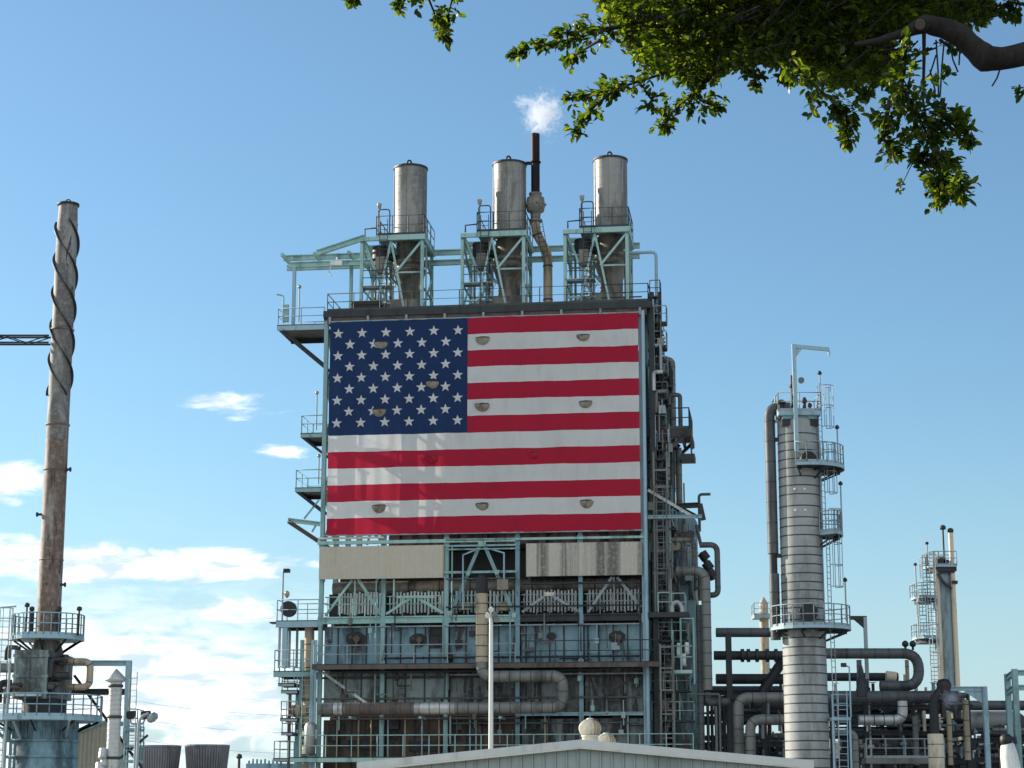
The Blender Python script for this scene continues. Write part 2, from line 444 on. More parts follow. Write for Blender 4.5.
# burner ports: eight sided plates, the dark of the hole painted black, and a burner
for x, y, rx, big in ((355.5, 639, 9.5, 1), (418, 640, 8.5, 1), (551.5, 636, 4.5, 0), (617, 637, 8, 1), (478, 652, 2.5, 0), (330, 641, 2.2, 0)):
    p = fac(x, y, .22); r_ = rx/16.4; m = lb(); seg = 8
    pol = [(p.x + r_*1.08*math.cos(R(22.5+45*k)), p.z + r_*.82*math.sin(R(22.5+45*k))) for k in range(seg)]
    m.prism(pol, 1, .21, .29)
    port = build(m, 'burner_port', M['black'], bld)
    if big:
        m = lb(); m.tube([(p.x+.12, .2, p.z+.02), (p.x+.12, -.1, p.z-.03)], r_*.33, 10); m.tube([(p.x-.15, .2, p.z-.05), (p.x-.3, .0, p.z+.1)], r_*.2, 8); m.tube([(p.x+.12, -.02, p.z-.05), (p.x+.1, -.02, p.z-.5)], .07, 7)
        build(m, 'burner', M['brownb'], port)
for x, y, a, b in ((437.5, 637, 8, 11), (336, 733, 8, 9), (388, 728, 9, 11), (455, 728, 5, 13), (533, 726, 7, 7), (568, 727, 5, 6), (619, 725, 6.5, 9), (367, 745, 18, 5), (425, 746, 16, 5)):
    p = fac(x, y, .3); z0, z1 = fac(x, y+b, .3).z, fac(x, y-b, .3).z; k = a/16.4
    wv = .24 if y < 700 else .42
    m = lb(); m.box((p.x-k, wv, z0), (p.x+k, .46 if y > 700 else .32, z1)); m.box((p.x-k*.4, wv-.1, z0+.1), (p.x+k*.2, wv, z0+.45))
    build(m, 'hatch', M['black'], bld)  # dark openings of the wall, their shade painted as solid black boxes
# vertical standpipes in the bottom storey and conduits above
for x in (337, 358.5, 371, 388, 405, 422, 439, 470, 476, 545, 590, 628):
    m = lb(); u = uf(x, 730, .1); m.tube([(u, .1, .5), (u, .1, zf(716, 400))], .05, 6); build(m, 'standpipe', M['lagt'] if x % 2 else M['blue'], bld)
for x, y0, y1, w in ((375.5, 580, 705, -.3), (452, 545, 620, -.2), (378, 545, 580, -.3), (443, 620, 664, -.1), (510, 612, 668, -.2), (640, 580, 664, -.15), (588, 622, 664, .1), (526, 622, 705, .1)):
    m = lb(); u = uf(x, (y0+y1)/2, w); m.tube([(u, w, zf(y1, x, w)), (u, w, zf(y0, x, w))], .045, 6); build(m, 'conduit', M['mint'] if x < 520 else M['dark'], bld)
# thin lines running along the storeys, small hangers and a cable tray
for y, w_, r_, x0, x1, mt in ((625.5, -.05, .05, 330, 640, 'rail'), (657, -.1, .06, 384, 640, 'dark'), (671, -.45, .09, 330, 600, 'dark'), (674, -.7, .05, 450, 644, 'lagm'), (698, -.1, .06, 322, 640, 'lag'), (718.5, -.2, .07, 330, 520, 'brownb'), (723, -.15, .05, 450, 640, 'lag'), (606, -.15, .05, 446, 640, 'dark'), (549, -.35, .05, 446, 520, 'mint'), (583, -.3, .07, 522, 640, 'dark'), (578.5, -.3, .05, 446, 516, 'lag')):
    z = zf(y, (x0+x1)/2, w_); m = lb(); m.tube([(uf(x0, y, w_), w_, z), (uf(x1, y, w_), w_, z)], r_, 7, 1.6, 0, 0, bw=.1, bo=1.5); build(m, 'line_pipe', M[mt], bld)
for k in range(46):
    x = rnd.uniform(326, 642); y0 = rnd.choice((613, 624, 666, 672, 700, 716)); L = rnd.uniform(8, 30); w_ = rnd.uniform(-.4, .05)
    u = uf(x, y0, w_); m = lb(); m.tube([(u, w_, zf(y0, x, w_)), (u, w_, zf(y0+L, x, w_))], rnd.uniform(.025, .06), 6)
    if k % 3 == 0: z = zf(y0+L*.6, x, w_); m.box((u-.12, w_-.12, z-.16), (u+.12, w_+.02, z+.16))
    if k % 4 == 0: z = zf(y0+L, x, w_); m.tube([(u, w_, z), (u+rnd.uniform(-.8, .8), w_, z)], .04, 6)
    build(m, 'hanger', M[rnd.choice(('dark', 'dark', 'lag', 'lagm', 'mint', 'rail', 'brownb'))], bld)
for k in range(26):
    x = rnd.uniform(330, 640); y = rnd.choice((rnd.uniform(626, 660), rnd.uniform(672, 702), rnd.uniform(717, 742), rnd.uniform(716, 745)))
    p = fac(x, y, .2); a_, b_ = rnd.uniform(.08, .3), rnd.uniform(.08, .3); m = lb(); m.box((p.x-a_, .02, p.z-b_), (p.x+a_, .3, p.z+b_)); m.tube([(p.x, .05, p.z+b_), (p.x, .05, p.z+b_+.5)], .03, 5); build(m, 'junction_box', M[rnd.choice(('black', 'dark', 'dark', 'lag', 'brownb', 'rail'))], bld)
for k in range(22):
    x = rnd.uniform(455, 640); y = rnd.choice((rnd.uniform(624, 660), rnd.uniform(670, 703), rnd.uniform(716, 740)))
    p = fac(x, y, .2); m = lb(); L = rnd.uniform(.4, 1.6)
    if rnd.random() < .5: m.tube(fillet([(p.x, .25, p.z), (p.x, .08, p.z), (p.x+L, .08, p.z), (p.x+L, .25, p.z)], .1, 3), .04, 5)
    else: m.tube(fillet([(p.x, .25, p.z), (p.x, .05, p.z), (p.x, .05, p.z-L*.7)], .1, 3), .05, 5); m.box((p.x-.1, .0, p.z-L*.7-.25), (p.x+.1, .12, p.z-L*.7))
    build(m, 'conduit', M[rnd.choice(('dark', 'lag', 'brownb', 'lagm'))], bld)
# decks on the front
def deck(u0, u1, w0, w1, z, t, mt, nm='platform', parent=None):
    m = lb(); m.box((u0, w0, z-.06), (u1, w1, z), 1)  # dark grating colour, which also paints in the shade under the deck
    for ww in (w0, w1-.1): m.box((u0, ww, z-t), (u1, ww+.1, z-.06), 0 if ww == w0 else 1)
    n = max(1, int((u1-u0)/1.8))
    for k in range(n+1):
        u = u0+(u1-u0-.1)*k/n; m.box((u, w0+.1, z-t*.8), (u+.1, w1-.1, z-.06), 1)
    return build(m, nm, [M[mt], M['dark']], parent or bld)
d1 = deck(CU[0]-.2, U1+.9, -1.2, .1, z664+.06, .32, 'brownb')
m = lb(); m.railing([(CU[0]-.1, -1.12, z664+.06), (CU[3], -1.12, z664+.06)], 1.1, 1.9, toe=False); build(m, 'railing', M['rail'], d1)
m = lb(); m.railing([(CU[3]+.4, -1.12, z664+.06), (U1+.8, -1.12, z664+.06), (U1+.8, .0, z664+.06)], 1.25, 1.9, toe=False); build(m, 'railing', M['raild'], d1)
zb = zf(757, 340, -1.2)
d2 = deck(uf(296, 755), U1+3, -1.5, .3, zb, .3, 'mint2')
m = lb(); m.railing([(uf(300, 755, -1.4), -1.42, zb), (U1+2.8, -1.42, zb)], 1.25, 1.5, toe=False); build(m, 'railing', M['mint2'], d2)
# roof deck, fascia and roof railing
m = lb(); m.box((-.15, -.3, ZR-.12), (U1+.6, DW+.3, ZR)); m.box((-.15, -.3, ZR-.42), (U1+.6, -.12, ZR-.12)); m.box((U1+.45, -.12, ZR-.42), (U1+.6, DW+.3, ZR-.12)); m.box((-.15, -.12, ZR-.55), (0, DW+.3, ZR-.12))
roof = build(m, 'roof_deck', M['dark'], bld)
m = lb(); m.box((.1, -.2, ZR-.85), (U1+.4, -.1, ZR-.42)); build(m, 'roof_beam', M['brownb'], bld)
for k in range(9):
    m = lb(); u = .3 + k*(U1-.3)/8; m.beam((u, -.27, ZR-.85), (u, -.38, ZR-.42), .14, .16); build(m, 'bracket', M['rail'], roof)
m = lb(); m.railing([(.1, DW, ZR), (.1, -.25, ZR), (U1+.5, -.25, ZR), (U1+.5, DW, ZR)], 1.1, 1.6); build(m, 'railing', M['raild'], roof)
# equipment lying on the roof deck
for x0, x1, w0, w1, h, mt in ((349, 378, .8, 3.5, .85, 'black'), (600, 660, 1.2, 4, .5, 'dark')):
    m = lb(); m.box((uf(x0, 300), w0, ZR), (min(U1, uf(x1, 300)), w1, ZR+h))
    for k in range(3): m.box((uf(x0, 300)-.03, w0-.04, ZR+.1+k*.25), (min(U1, uf(x1, 300))+.03, w0, ZR+.18+k*.25))
    build(m, 'roof_duct', M[mt], bld)
# pipes that run up the right hand corner
m = lb(); u = U1+.15; m.tube([(u, -.25, 0.5), (u, -.25, ZR-.6)], .12, 8); build(m, 'downpipe', M['blue'], bld)
m = lb(); u = U1+.62; m.beam((u, .5, 0.2), (u, .5, ZR-.2), .3, .3, prof='I'); build(m, 'column', M['dark'], bld)
m = lb(); m.box((U1+.1, 5.2, 0), (U1+1.9, DW-1, zf(505, 655, 5))); build(m, 'breeching', M['dark'], bld)

# ---- platforms at the left end of the building, with their railings, braces and lamps
def left_platform(x0, ydeck, w1, rail=1.07, mt='blue', x1=None, thick=.28):
    z = zf(ydeck, x0, 0); u0 = uf(x0, ydeck, 0); u1 = uf(x1, ydeck, 0) if x1 else -.15
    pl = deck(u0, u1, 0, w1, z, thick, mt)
    m = lb(); m.railing([(u1, .05, z), (u0+.05, .05, z), (u0+.05, w1-.05, z), (u1, w1-.05, z)], rail, 1.3, toe=False); build(m, 'railing', M[mt], pl)
    return pl, u0, u1, z
def lb_beam(par, a, b, wd, mt, nm='brace'): m = lb(); m.beam(a, b, wd, wd, prof='I'); return build(m, nm, M[mt], par)
def mast(par, x, y0, y1, w, head='lamp', mt='rail'):
    p, q = fac(x, y0, w), fac(x, y1, w); p.x = q.x
    m = lb(); m.tube([p, q], .045, 6); k = build(m, 'lamp_post', M[mt], par)
    m = lb(); m.lathe([(.04, -.05), (.10, .0), (.13, .1), (.08, .16), (.03, .2)], q, 10); build(m, 'lamp_head', M['lens'], k)
pl, u0, u1, z = left_platform(277, 325, 3.8, 1.07, 'blue', thick=.35)
lb_beam(pl, (u0+.3, .1, z-.3), (-.1, .1, zf(365, 323)), .2, 'dark'); lb_beam(pl, (u0+.3, 3.6, z-.3), (-.1, 3.6, zf(365, 323)), .2, 'dark')
mast(pl, 299.5, 322, 288, .6)
m = lb(); p = fac(283, 322, .3); m.tube(fillet([p, p+V((0,0,1.7)), p+V((-.45,0,1.8))], .15, 3), .05, 6); m.box((p.x-.02, .2, p.z), (p.x+.35, .4, p.z+1.1)); build(m, 'junction_box', M['mint'], pl)
pl, u0, u1, z = left_platform(300.5, 433, 3.2, 1.1, 'mint')
lb_beam(pl, (u0+.1, .1, z-.25), (-.1, .1, zf(453, 323)), .16, 'dark'); lb_beam(pl, (u0+.1, 3.0, z-.25), (-.1, 3.0, zf(453, 323)), .16, 'dark'); mast(pl, 317, 430, 394, .6)
pl, u0, u1, z = left_platform(295, 487.5, 3.2, 1.1, 'mint')
lb_beam(pl, (u0+.1, .1, z-.25), (-.1, .1, zf(511, 320)), .16, 'dark'); lb_beam(pl, (u0+.1, 3.0, z-.25), (-.1, 3.0, zf(511, 320)), .16, 'dark'); mast(pl, 319, 484, 457, .6)
# bracket arm under them
a = lambda x, y: fac(x, y, .1)
arm = thing('bracket_arm', 'pale steel triangular bracket arm jutting left below the lowest flag side platform', 'bracket', B.M @ a(318, 538))
for p, q, wd, mt in (((288, 520), (320, 524), .26, 'mint2'), ((288.5, 521.5), (318, 541), .26, 'brownb'), ((304, 519), (319, 500), .1, 'mint2'), ((312, 532), (318, 522), .1, 'mint2')):
    m = lb(); m.beam(a(*p), a(*q), wd, wd, prof='I'); build(m, 'arm_beam', M[mt], arm)
# lower left platforms
pl, u0, u1, z = left_platform(276, 620.5, 2.6, 1.25, 'blue', thick=.42)
m = lb(); m.box((uf(267, 621), .6, z-.1), (u0+.9, 1.4, z-.02)); build(m, 'plank', M['dark'], pl)
m = lb(); p = fac(288.5, 609, .25); m.tube([(p.x, .1, p.z), (p.x, .5, p.z)], .48, 16); build(m, 'cable_reel', M['black'], pl)
m = lb(); p = fac(282, 621, .1); q = fac(282, 571, .1); m.tube(fillet([p, V((p.x, .1, q.z)), V((p.x+.2, .1, q.z+.1))], .1, 3), .06, 6); k = build(m, 'lamp_post', M['rail'], pl)
m = lb(); m.box((p.x+.05, -.1, q.z-.1), (p.x+.4, .3, q.z+.12)); build(m, 'lamp_head', M['black'], k)
m = lb(); p2 = fac(287, 594, .3); m.tube([V((p.x, .1, p2.z)), p2], .04, 5); m.lathe([(.03,-.25),(.16,-.1),(.16,.1),(.05,.2)], p2, 8); build(m, 'lamp_head', M['lens'], pl)
for x, w_ in ((279.5, .2), (285, .2), (289.5, 2.3), (297, 2.3)):
    m = lb(); u = uf(x, 645, w_); m.beam((u, w_, zf(668, x, w_)), (u, w_, z-.3), .13 if x != 285 else .3, prof='box'); build(m, 'post', M['rail'] if x != 285 else M['blue'], pl)
m = lb(); uu = uf(309, 660, .9); m.tube([(uu, .9, 1), (uu, .9, z-.3)], .3, 12, 1.4, 0, 1); build(m, 'riser_pipe', [M['lagt'], M['strap']], bld)
pl, u0, u1, z = left_platform(273.5, 671, 2.6, 1.25, 'mint', x1=312, thick=.36)
for x0, x1, y in ((278, 294, 683), (281, 297, 690), (281, 292, 732), (273, 288, 758), (280, 297, 718)):
    pl, u0, u1, z = left_platform(x0, y, 1.5, 1.0, 'rail', x1=x1, thick=.2)
for x, w_, wd, mt in ((289.5, .3, .16, 'brownb'), (311.5, -.5, .18, 'blue'), (314.5, -.5, .14, 'blue'), (297, 2, .2, 'mint'), (304, 1.2, .3, 'blue'), (300, .6, .14, 'mint')):
    m = lb(); u = uf(x, 720, w_); m.beam((u, w_, 0), (u, w_, zf(690 if x < 300 else 640, x, w_)), wd, wd, prof='I'); build(m, 'post', M[mt], bld)
for x, y, L, r_, mt in ((292, 711, .95, .36, 'lagt'), (300, 700, 1.2, .12, 'lagm'), (296, 727, 1.4, .16, 'lag'), (300, 742, 1.0, .2, 'galv'), (302, 756, .9, .14, 'lag')):
    p = fac(x, y, .7); m = lb(); m.tube([p, p+V((L, 0, 0))], r_, 12, .4, 0, 1); build(m, 'pipe', [M[mt], M['strap']], bld)
m = lb(); m.ladder((uf(306, 700, -.3), -.3, 0), (uf(306, 700, -.3), -.3, zf(652, 306)), (0, -1, 0), .5); build(m, 'ladder', M['mint2'], bld)
m = lb(); p = fac(310, 740, -.7); m.lathe([(.05, -.9), (.34, -.8), (.34, .8), (.25, 1.0), (.02, 1.08)], (p.x, -.7, p.z), 16); top(m, 'drum', M['galv'], 'small white upright drum at the bottom left corner of the furnace building', 'drum')

# ---- siding hoods under the flag
for nm, x0, x1, y0, y1, mt, lbl in (('siding_panel', 320, 442.5, 547, 579.5, 'tan', 'clean tan corrugated sheet under the left half of the flag'), ('siding_panel', 527, 641, 543.5, 576.5, 'tans', 'soot stained corrugated sheet under the right half of the flag')):
    m = lb(); a, b = uf(x0, 560, -.3), uf(x1, 560, -.3); zt, zl = zf(y0, x0, -.3), zf(y1, x0, -.3)
    n = int((b-a)/.15)
    prof = []
    for k in range(n+1):
        u = a+(b-a)*k/n; prof.append((u-.02, -.34 + (.025 if k % 2 else 0))); prof.append((u+.02, -.34 + (0 if k % 2 else .025)))
    poly = prof + [(b, -.28), (a, -.28)]
    m.prism(poly, 2, zl, zt)
    m.box((a-.06, -.28, zl), (a, 1.2, zt)); m.box((b, -.28, zl), (b+.06, 1.2, zt))
    build(m, nm, M[mt], bld, label=lbl)

# ================================================================== FLAG
fw = -.42
FT, FB_ = (zf(322, 328, fw)+zf(313, 638, fw))/2, (zf(535, 328, fw)+zf(530, 641, fw))/2
FL, FR = uf(328.3, 430, fw), uf(639.5, 430, fw)
FC = uf(467.5, 380, fw)
h = (FT-FB_)/13
flag = thing('flag_banner', 'giant stars and stripes flag of cloth panels hung across the front of the furnace building', 'flag', B.M @ V(((FL+FR)/2, fw, FB_)))
from mathutils import noise as mn
def ripple(u, z): return fw + .06*mn.noise(V((u*.55, z*.35, 3.1))) + .045*mn.noise(V((u*1.6, z*.18, 9.2))) + .018*math.sin(u*6.3+1.3*mn.noise(V((u, z*.2, 0))))
def sheet(u0, u1, z0, z1, mi_of, nu, nz, dz=0):
    m = lb(); vs = []; fs = []
    for j in range(nz+1):
        for i in range(nu+1):
            u = u0+(u1-u0)*i/nu; z = z0+(z1-z0)*j/nz
            sag = -.07*math.sin(math.pi*(u-u0)/(u1-u0))*0 + .035*mn.noise(V((u*.5, z*.7, 5)))
            e = sag if 0 <= j <= nz else 0
            vs.append((u, ripple(u, z)+dz, z+e))
    m.add(vs, [], 0)
    for j in range(nz):
        for i in range(nu):
            a = j*(nu+1)+i; m.f.append([a, a+1, a+nu+2, a+nu+1]); m.mi.append(mi_of(j)); m.sm.append(True)
    return m
ST = [M['flagr'], M['flagw']]
up = build(sheet(FC, FR, FB_+6*h, FT, lambda j: 0 if (j//3) % 2 == 0 else 1, 60, 21), 'upper_stripes', ST, flag)
lo = build(sheet(FL, FR, FB_, FB_+6*h-.012, lambda j: 0 if (j//3) % 2 == 0 else 1, 100, 18, -.012), 'lower_stripes', ST, flag)
can = build(sheet(FL, FC-.01, FB_+6*h, FT, lambda j: 0, 40, 18, -.004), 'canton', M['flagb'], flag)
m = lb(); cw, ch = FC-FL, 7*h; sr = .345
for row in range(9):
    n = 6 if row % 2 == 0 else 5
    for k in range(n):
        u = FL + cw*(.060 + (k + (0 if n == 6 else .5))*.174); z = FT - ch*(.105 + row*.0985)
        pts = []
        for q in range(10):
            r_ = sr if q % 2 == 0 else sr*.42; an = math.pi/2 + math.pi*q/5
            uu, zz2 = u+r_*math.cos(an), z+r_*math.sin(an); pts.append((uu, ripple(uu, zz2)-.022, zz2))
        pts.append((u, ripple(u, z)-.03, z))
        m.add(pts, [(q, (q+1) % 10, 10) for q in range(10)])
build(m, 'star_field', M['flagw'], can)
for x, y, k in ((482.5, 338, 0), (583, 335.5, 0), (482, 404.5, 0), (585.5, 402, 0), (533, 453, 1), (432, 457, 1), (379, 506, 0), (482, 504, 0), (587, 501, 0), (381, 342.5, 2), (432.5, 382, 2), (379.5, 410, 2)):
    p = fac(x, y, fw); m = lb(); r_ = rnd.uniform(.40, .47); dp = rnd.uniform(.10, .24); sk = rnd.uniform(-.12, .12); sq = rnd.uniform(.85, 1.05); vs = []; nn = 12; mm = 5
    yb = ripple(p.x, p.z) - .03
    for j in range(mm+1):
        f = j/mm
        for i in range(nn+1):
            an = math.pi + math.pi*i/nn
            vs.append((p.x + r_*f*math.cos(an) + sk*r_*f*math.sin(an), yb - dp*math.sqrt(max(0, 1-f*f))*(1+.25*math.sin(3*an+x)) - .003, p.z + sq*r_*f*math.sin(an) + sk*r_*f*math.cos(an)*.3))
    fs = [(j*(nn+1)+i, j*(nn+1)+i+1, (j+1)*(nn+1)+i+1, (j+1)*(nn+1)+i) for j in range(mm) for i in range(nn)]
    m.add(vs, fs, 0, True)
    m.prism([(p.x-r_, p.z-.01), (p.x+r_, p.z+.01), (p.x+r_*.85, p.z+.07), (p.x, p.z+.10), (p.x-r_*.85, p.z+.06)], 1, yb-.02, yb-.005, 2)  # black strip: the shade inside the flap opening put into colour
    m.prism([(p.x-r_*1.02, p.z+.01), (p.x+r_*1.02, p.z+.01), (p.x+r_*.9, p.z+.13), (p.x+r_*.4, p.z+.2), (p.x-r_*.4, p.z+.2), (p.x-r_*.9, p.z+.13)], 1, yb-.012, yb, 1)
    build(m, 'wind_flap', [M['mesh'] if k != 1 else M['flagr'], M['flagw'] if k == 0 else M['flagr'] if k == 1 else M['flagb'], M['black']], flag)
for z in (FT+.03, FB_-.02): m = lb(); m.tube([(FL-.1, fw+.04, z), (FR+.1, fw+.04, z)], .05, 6); build(m, 'cable', M['rail'], flag)

# ================================================================== EXHAUST STACKS (one built, two copied along the roof)
ws = 2.9
u0, z_top, z_pl = uf(410, 232, ws), zf(163.5, 410, ws-1.0), zf(234.5, 400, .9)
SC = B.mpp(410, 200, ws)
root_l = V((u0, ws, ZR))
stk = thing('exhaust_stack', '', 'stack', B.M @ root_l, 'exhaust stacks on the furnace roof')
sb = lambda: MB(B.M @ Matrix.Translation(root_l))
Ht, Hp = z_top-ZR, z_pl-ZR
rs = 16.6*SC
m = sb(); m.lathe([(rs, Hp+.05), (rs, Ht)], (0,0,0), 32)
m.lathe([(rs*.95, Ht), (rs*.95, Hp)], (0,0,0), 32); m.lathe([(rs*.95, Ht), (rs*1.05, Ht), (rs*1.05, Ht-.12), (rs, Ht-.12)], (0,0,0), 32, 1, False)
for k in range(9): zz_ = Hp+.3+k*(Ht-Hp-.5)/8; m.lathe([(rs, zz_), (rs*1.004, zz_+.005), (rs*1.004, zz_+.04), (rs, zz_+.045)], (0,0,0), 32)
for an in (-95, -40, -150, 30): m.box((rs*1.0*math.cos(R(an))-.03, rs*math.sin(R(an))-.05, Hp+.6), (rs*math.cos(R(an))+.03, rs*math.sin(R(an))+.02, Ht-.2))
pipe_ = build(m, 'stack_pipe', [M['stack'], M['dark']], stk)
m = sb()
m.tube([(0+.13*math.cos(R(a)), -rs*.5, Ht+.2+.17*math.sin(R(a))) for a in range(-30, 211, 30)], .06, 6); build(m, 'lifting_lug', M['black'], pipe_)
m = sb(); zt = [zf(y, 410, ws)-ZR for y in (233, 246, 262, 266, 271, 272, 288)]
m.lathe([(rs*.95, zt[0]), (rs*.82, zt[1]), (rs*.80, zt[2]), (rs*1.0, zt[2]), (rs*1.0, zt[3]), (rs*.85, zt[3]-.02), (rs*.85, zt[4]), (rs*1.02, zt[4]), (rs*1.02, zt[4]-.12), (rs*.95, zt[5]-.1), (rs*.68, zt[6]), (rs*.66, .2)], (0,0,0), 24)
build(m, 'duct', M['stackd'], stk)
m = sb(); m.prism([(-2.7, 0), (-2.7, .6), (-.75, 1.15), (.75, 1.15), (.9, 0)], 1, -1.1, 1.1); build(m, 'duct_base', M['stackd'], stk)
tx0, tx1, ty0, ty1 = -2.75, 1.13, -1.75, 1.75
tm = uf(391, 240, 1.1) - u0
for x, y in ((tx0, ty0), (tx1, ty0), (tx0, ty1), (tx1, ty1)):
    m = sb(); m.beam((x, y, 0), (x, y, Hp-.1), .2, .2, prof='I'); build(m, 'leg', M['mint2'], stk)
zc = zf(272, 404, 1.1)-ZR; zm = zf(265, 425, 1.1)-ZR
bl = [((tm, ty0, Hp-.3), (.05, ty0, 0.1)), ((tx1, ty0, Hp-.35), (-.55, ty0-.02, zc)), ((tm, ty0+.02, Hp-.3), (tx0+.9, ty0, 0.1)), ((tx0+.15, ty0, Hp-.3), (tx0+1.6, ty0+.02, .9)),
      ((tx0, ty0, Hp-.3), (tx0, ty1, zm)), ((tx0, ty1, zm), (tx0, ty0, .1)), ((tx1, ty0, Hp-.3), (tx1, ty1, zm)), ((tx1, ty1, zm), (tx1, ty0, .1)), ((tx0, ty1, Hp-.3), (tx1, ty1, .2)), ((-.5, ty0, zc), (tx1, ty0+.03, zc)), ((tx0, ty0+.03, .75), (tm, ty0+.03, .75))]
for z in (Hp*.36, Hp*.70):
    bl += [((tx0, ty1, z), (tx1, ty1, z)), ((tx0, ty0, z), (tx0, ty1, z)), ((tx1, ty0, z), (tx1, ty1, z))]
bl += [((tx0, ty1, .2), (tx0+1.9, ty1, Hp-.3)), ((tx0+1.9, ty1, Hp-.3), (tx1, ty1, .3)), ((tx0, ty0, Hp*.36), (tx0+1.1, ty0+.02, Hp*.36)), ((tx0+.9, 0, .1), (tx0+.9, 0, Hp-.3)), ((tx0+.9, ty1, Hp*.7), (-.6, ty0+.1, Hp*.36)), ((tx0+1.6, .4, .1), (tx0+1.6, .4, Hp-.2))]
for p, q in bl: m = sb(); m.beam(p, q, .13, .13, prof='L'); build(m, 'brace', M['mint2'], stk)
m = sb()
m.box((tx0+.9, ty0-.25, Hp-.08), (tx1+.2, -rs*.4, Hp)); m.box((tx0+.9, -rs*.4, Hp-.08), (-rs*1.05, ty1+.2, Hp)); m.box((rs*1.02, -rs*.4, Hp-.08), (tx1+.2, ty1+.2, Hp)); m.box((-rs*1.05, rs*1.02, Hp-.08), (rs*1.02, ty1+.2, Hp))
m.box((tx0-.1, ty0-.27, Hp-.34), (tx1+.2, ty0-.1, Hp-.085)); m.box((tx0-.1, ty1+.1, Hp-.42), (tx1+.2, ty1+.24, Hp-.085)); m.box((tx0-.1, ty0-.1, Hp-.42), (tx0+.1, ty1+.1, Hp-.085)); m.box((tx1, ty0-.1, Hp-.42), (tx1+.18, ty1+.1, Hp-.085)); m.box((tx0+.1, -.1, Hp-.38), (-rs, .1, Hp-.085))
plt = build(m, 'platform', M['mint2'], stk)
zr = Hp+.02
m = sb(); m.railing([(tx0+.95, ty1+.1, zr), (tx0+.95, ty0-.18, zr), (tx1+.12, ty0-.18, zr), (tx1+.12, ty1+.1, zr)], 1.25, 1.2, r=.035)
m.tube([(tx0+.2, ty0-.15, zr), (tx0+.2, ty0-.15, zr+.45), (tx0+.95, ty0-.15, zr+.5)], .05, 6); m.tube(fillet([(tm-.8, ty0-.3, zr), (tm-.8, ty0-.3, zr+1.65), (tm-.05, ty0-.3, zr+1.65), (tm-.05, ty0-.3, zr)], .2, 3), .04, 6); build(m, 'railing', M['raild'], plt)
m = sb(); m.ladder((tm-.4, ty0-.45, 0), (tm-.4, ty0-.45, zr+1.0), (0, -1, 0), .5); build(m, 'ladder', M['raild'], stk)
m = sb(); m.tube([(tx0+1.1, ty0-.1, zr), (tx0+1.1, ty0-.1, zr+1.8)], .04, 6); lp = build(m, 'lamp_post', M['rail'], plt)
m = sb(); m.lathe([(.05, 1.75), (.1, 1.78), (.15, 2.0), (.16, 2.1), (.05, 2.15)], (tx0+1.1, ty0-.1, zr), 10); build(m, 'lamp_head', M['lens'], lp)
m = sb(); m.tube([(-1.7, -.9, Hp-1.3), (-1.7, -.9, Hp-.5)], .55, 14); m.tube([(-1.7, -.9, Hp-1.0), (-.5, 0, Hp-1.1)], .25, 10); build(m, 'damper', M['black'], stk)
for (x, y, a_, b_, r_, mt) in ((tx1+.1, -.9, .1, Hp+1.0, .05, 'rail'), (tx0+.4, .7, 0, Hp-.2, .08, 'lagm'), (tx0+1.3, 1.1, 0, Hp-.3, .1, 'stackd'), (.95, -1.2, .2, Hp-.4, .06, 'lag'), (-1.2, -1.5, 0, Hp*.7, .07, 'lagm')):
    m = sb(); m.tube([(x, y, a_), (x, y, b_)], r_, 7); build(m, 'conduit', M[mt], stk)
m = sb(); z = Hp*.36; m.box((tx0, ty0-.1, z), (-.9, ty0+.9, z+.06)); lw = build(m, 'landing', M['rail'], stk)
m = sb(); m.railing([(tx0, ty0-.05, z+.06), (-.9, ty0-.05, z+.06)], 1.0, .9, toe=False); build(m, 'railing', M['raild'], lw)
m = sb(); m.ladder((tx0+1.0, ty0-.1, .1), (tx0+1.9, ty0-.1, Hp*.36), (0, -1, 0), .5); build(m, 'ladder', M['rail'], stk)
m = sb(); m.box((-1.9, -1.6, Hp*.55), (-1.3, -1.0, Hp*.75)); build(m, 'junction_box', M['stackd'], stk)
du2, du3 = uf(509.5, 232, ws)-u0, uf(611, 232, ws)-u0
ex = B.M.to_3x3()
copy_tree(stk, B.M @ (root_l+V((du2, 0, 0))), 'middle steel exhaust stack on the roof, the one beside the thin black vent pipe')
copy_tree(stk, B.M @ (root_l+V((du3, 0, 0))), 'steel exhaust stack at the right end of the roof, right of the vent pipe')
stk['label'] = 'steel exhaust stack at the left end of the roof, above the starry flag corner'

# ---- monorail beams between them, and their left end
mono = thing('monorail_beam', 'pale green monorail hoist beams running under the exhaust stacks and jutting out left', 'hoist beam', B.M @ V((U1*.4, 2, ZR)))
for w_, ya, x0, x1 in ((2.0, 264, 289, 372), (4.0, 267, 287, 640), (4.9, 257, 284, 640)):
    m = lb(); zb_ = zf(ya, 320, w_); m.beam((uf(x0, ya, w_), w_, zb_), (min(uf(x1, ya, w_), U1+.3), w_, zb_), .22, .36, prof='I'); build(m, 'beam', M['mint2'], mono)
m = lb(); m.beam(fac(317, 253, 3.2), fac(366, 237, 3.2), .28, .35, prof='I'); build(m, 'stay', M['mint2'], mono)
for x in (286, 318, 352):
    m = lb(); zq = zf(262, 320, 3); m.beam((uf(x, 258, 3), 1.9, zq+.28), (uf(x, 258, 3), 5, zq+.28), .16, .2); build(m, 'cross_beam', M['mint2'], mono)
m = lb(); u = uf(294, 290, 2.0); m.beam((u, 2.0, zf(325, 294, 0)), (u, 2.0, zf(266, 294, 2)), .2, .2, prof='I'); build(m, 'post', M['blue'], mono)
m = lb(); u = uf(351, 290, 2.5); m.beam((u, 2.5, ZR), (u, 2.5, zf(262, 351, 2.5)), .2, .2, prof='I'); build(m, 'post', M['mint2'], mono)
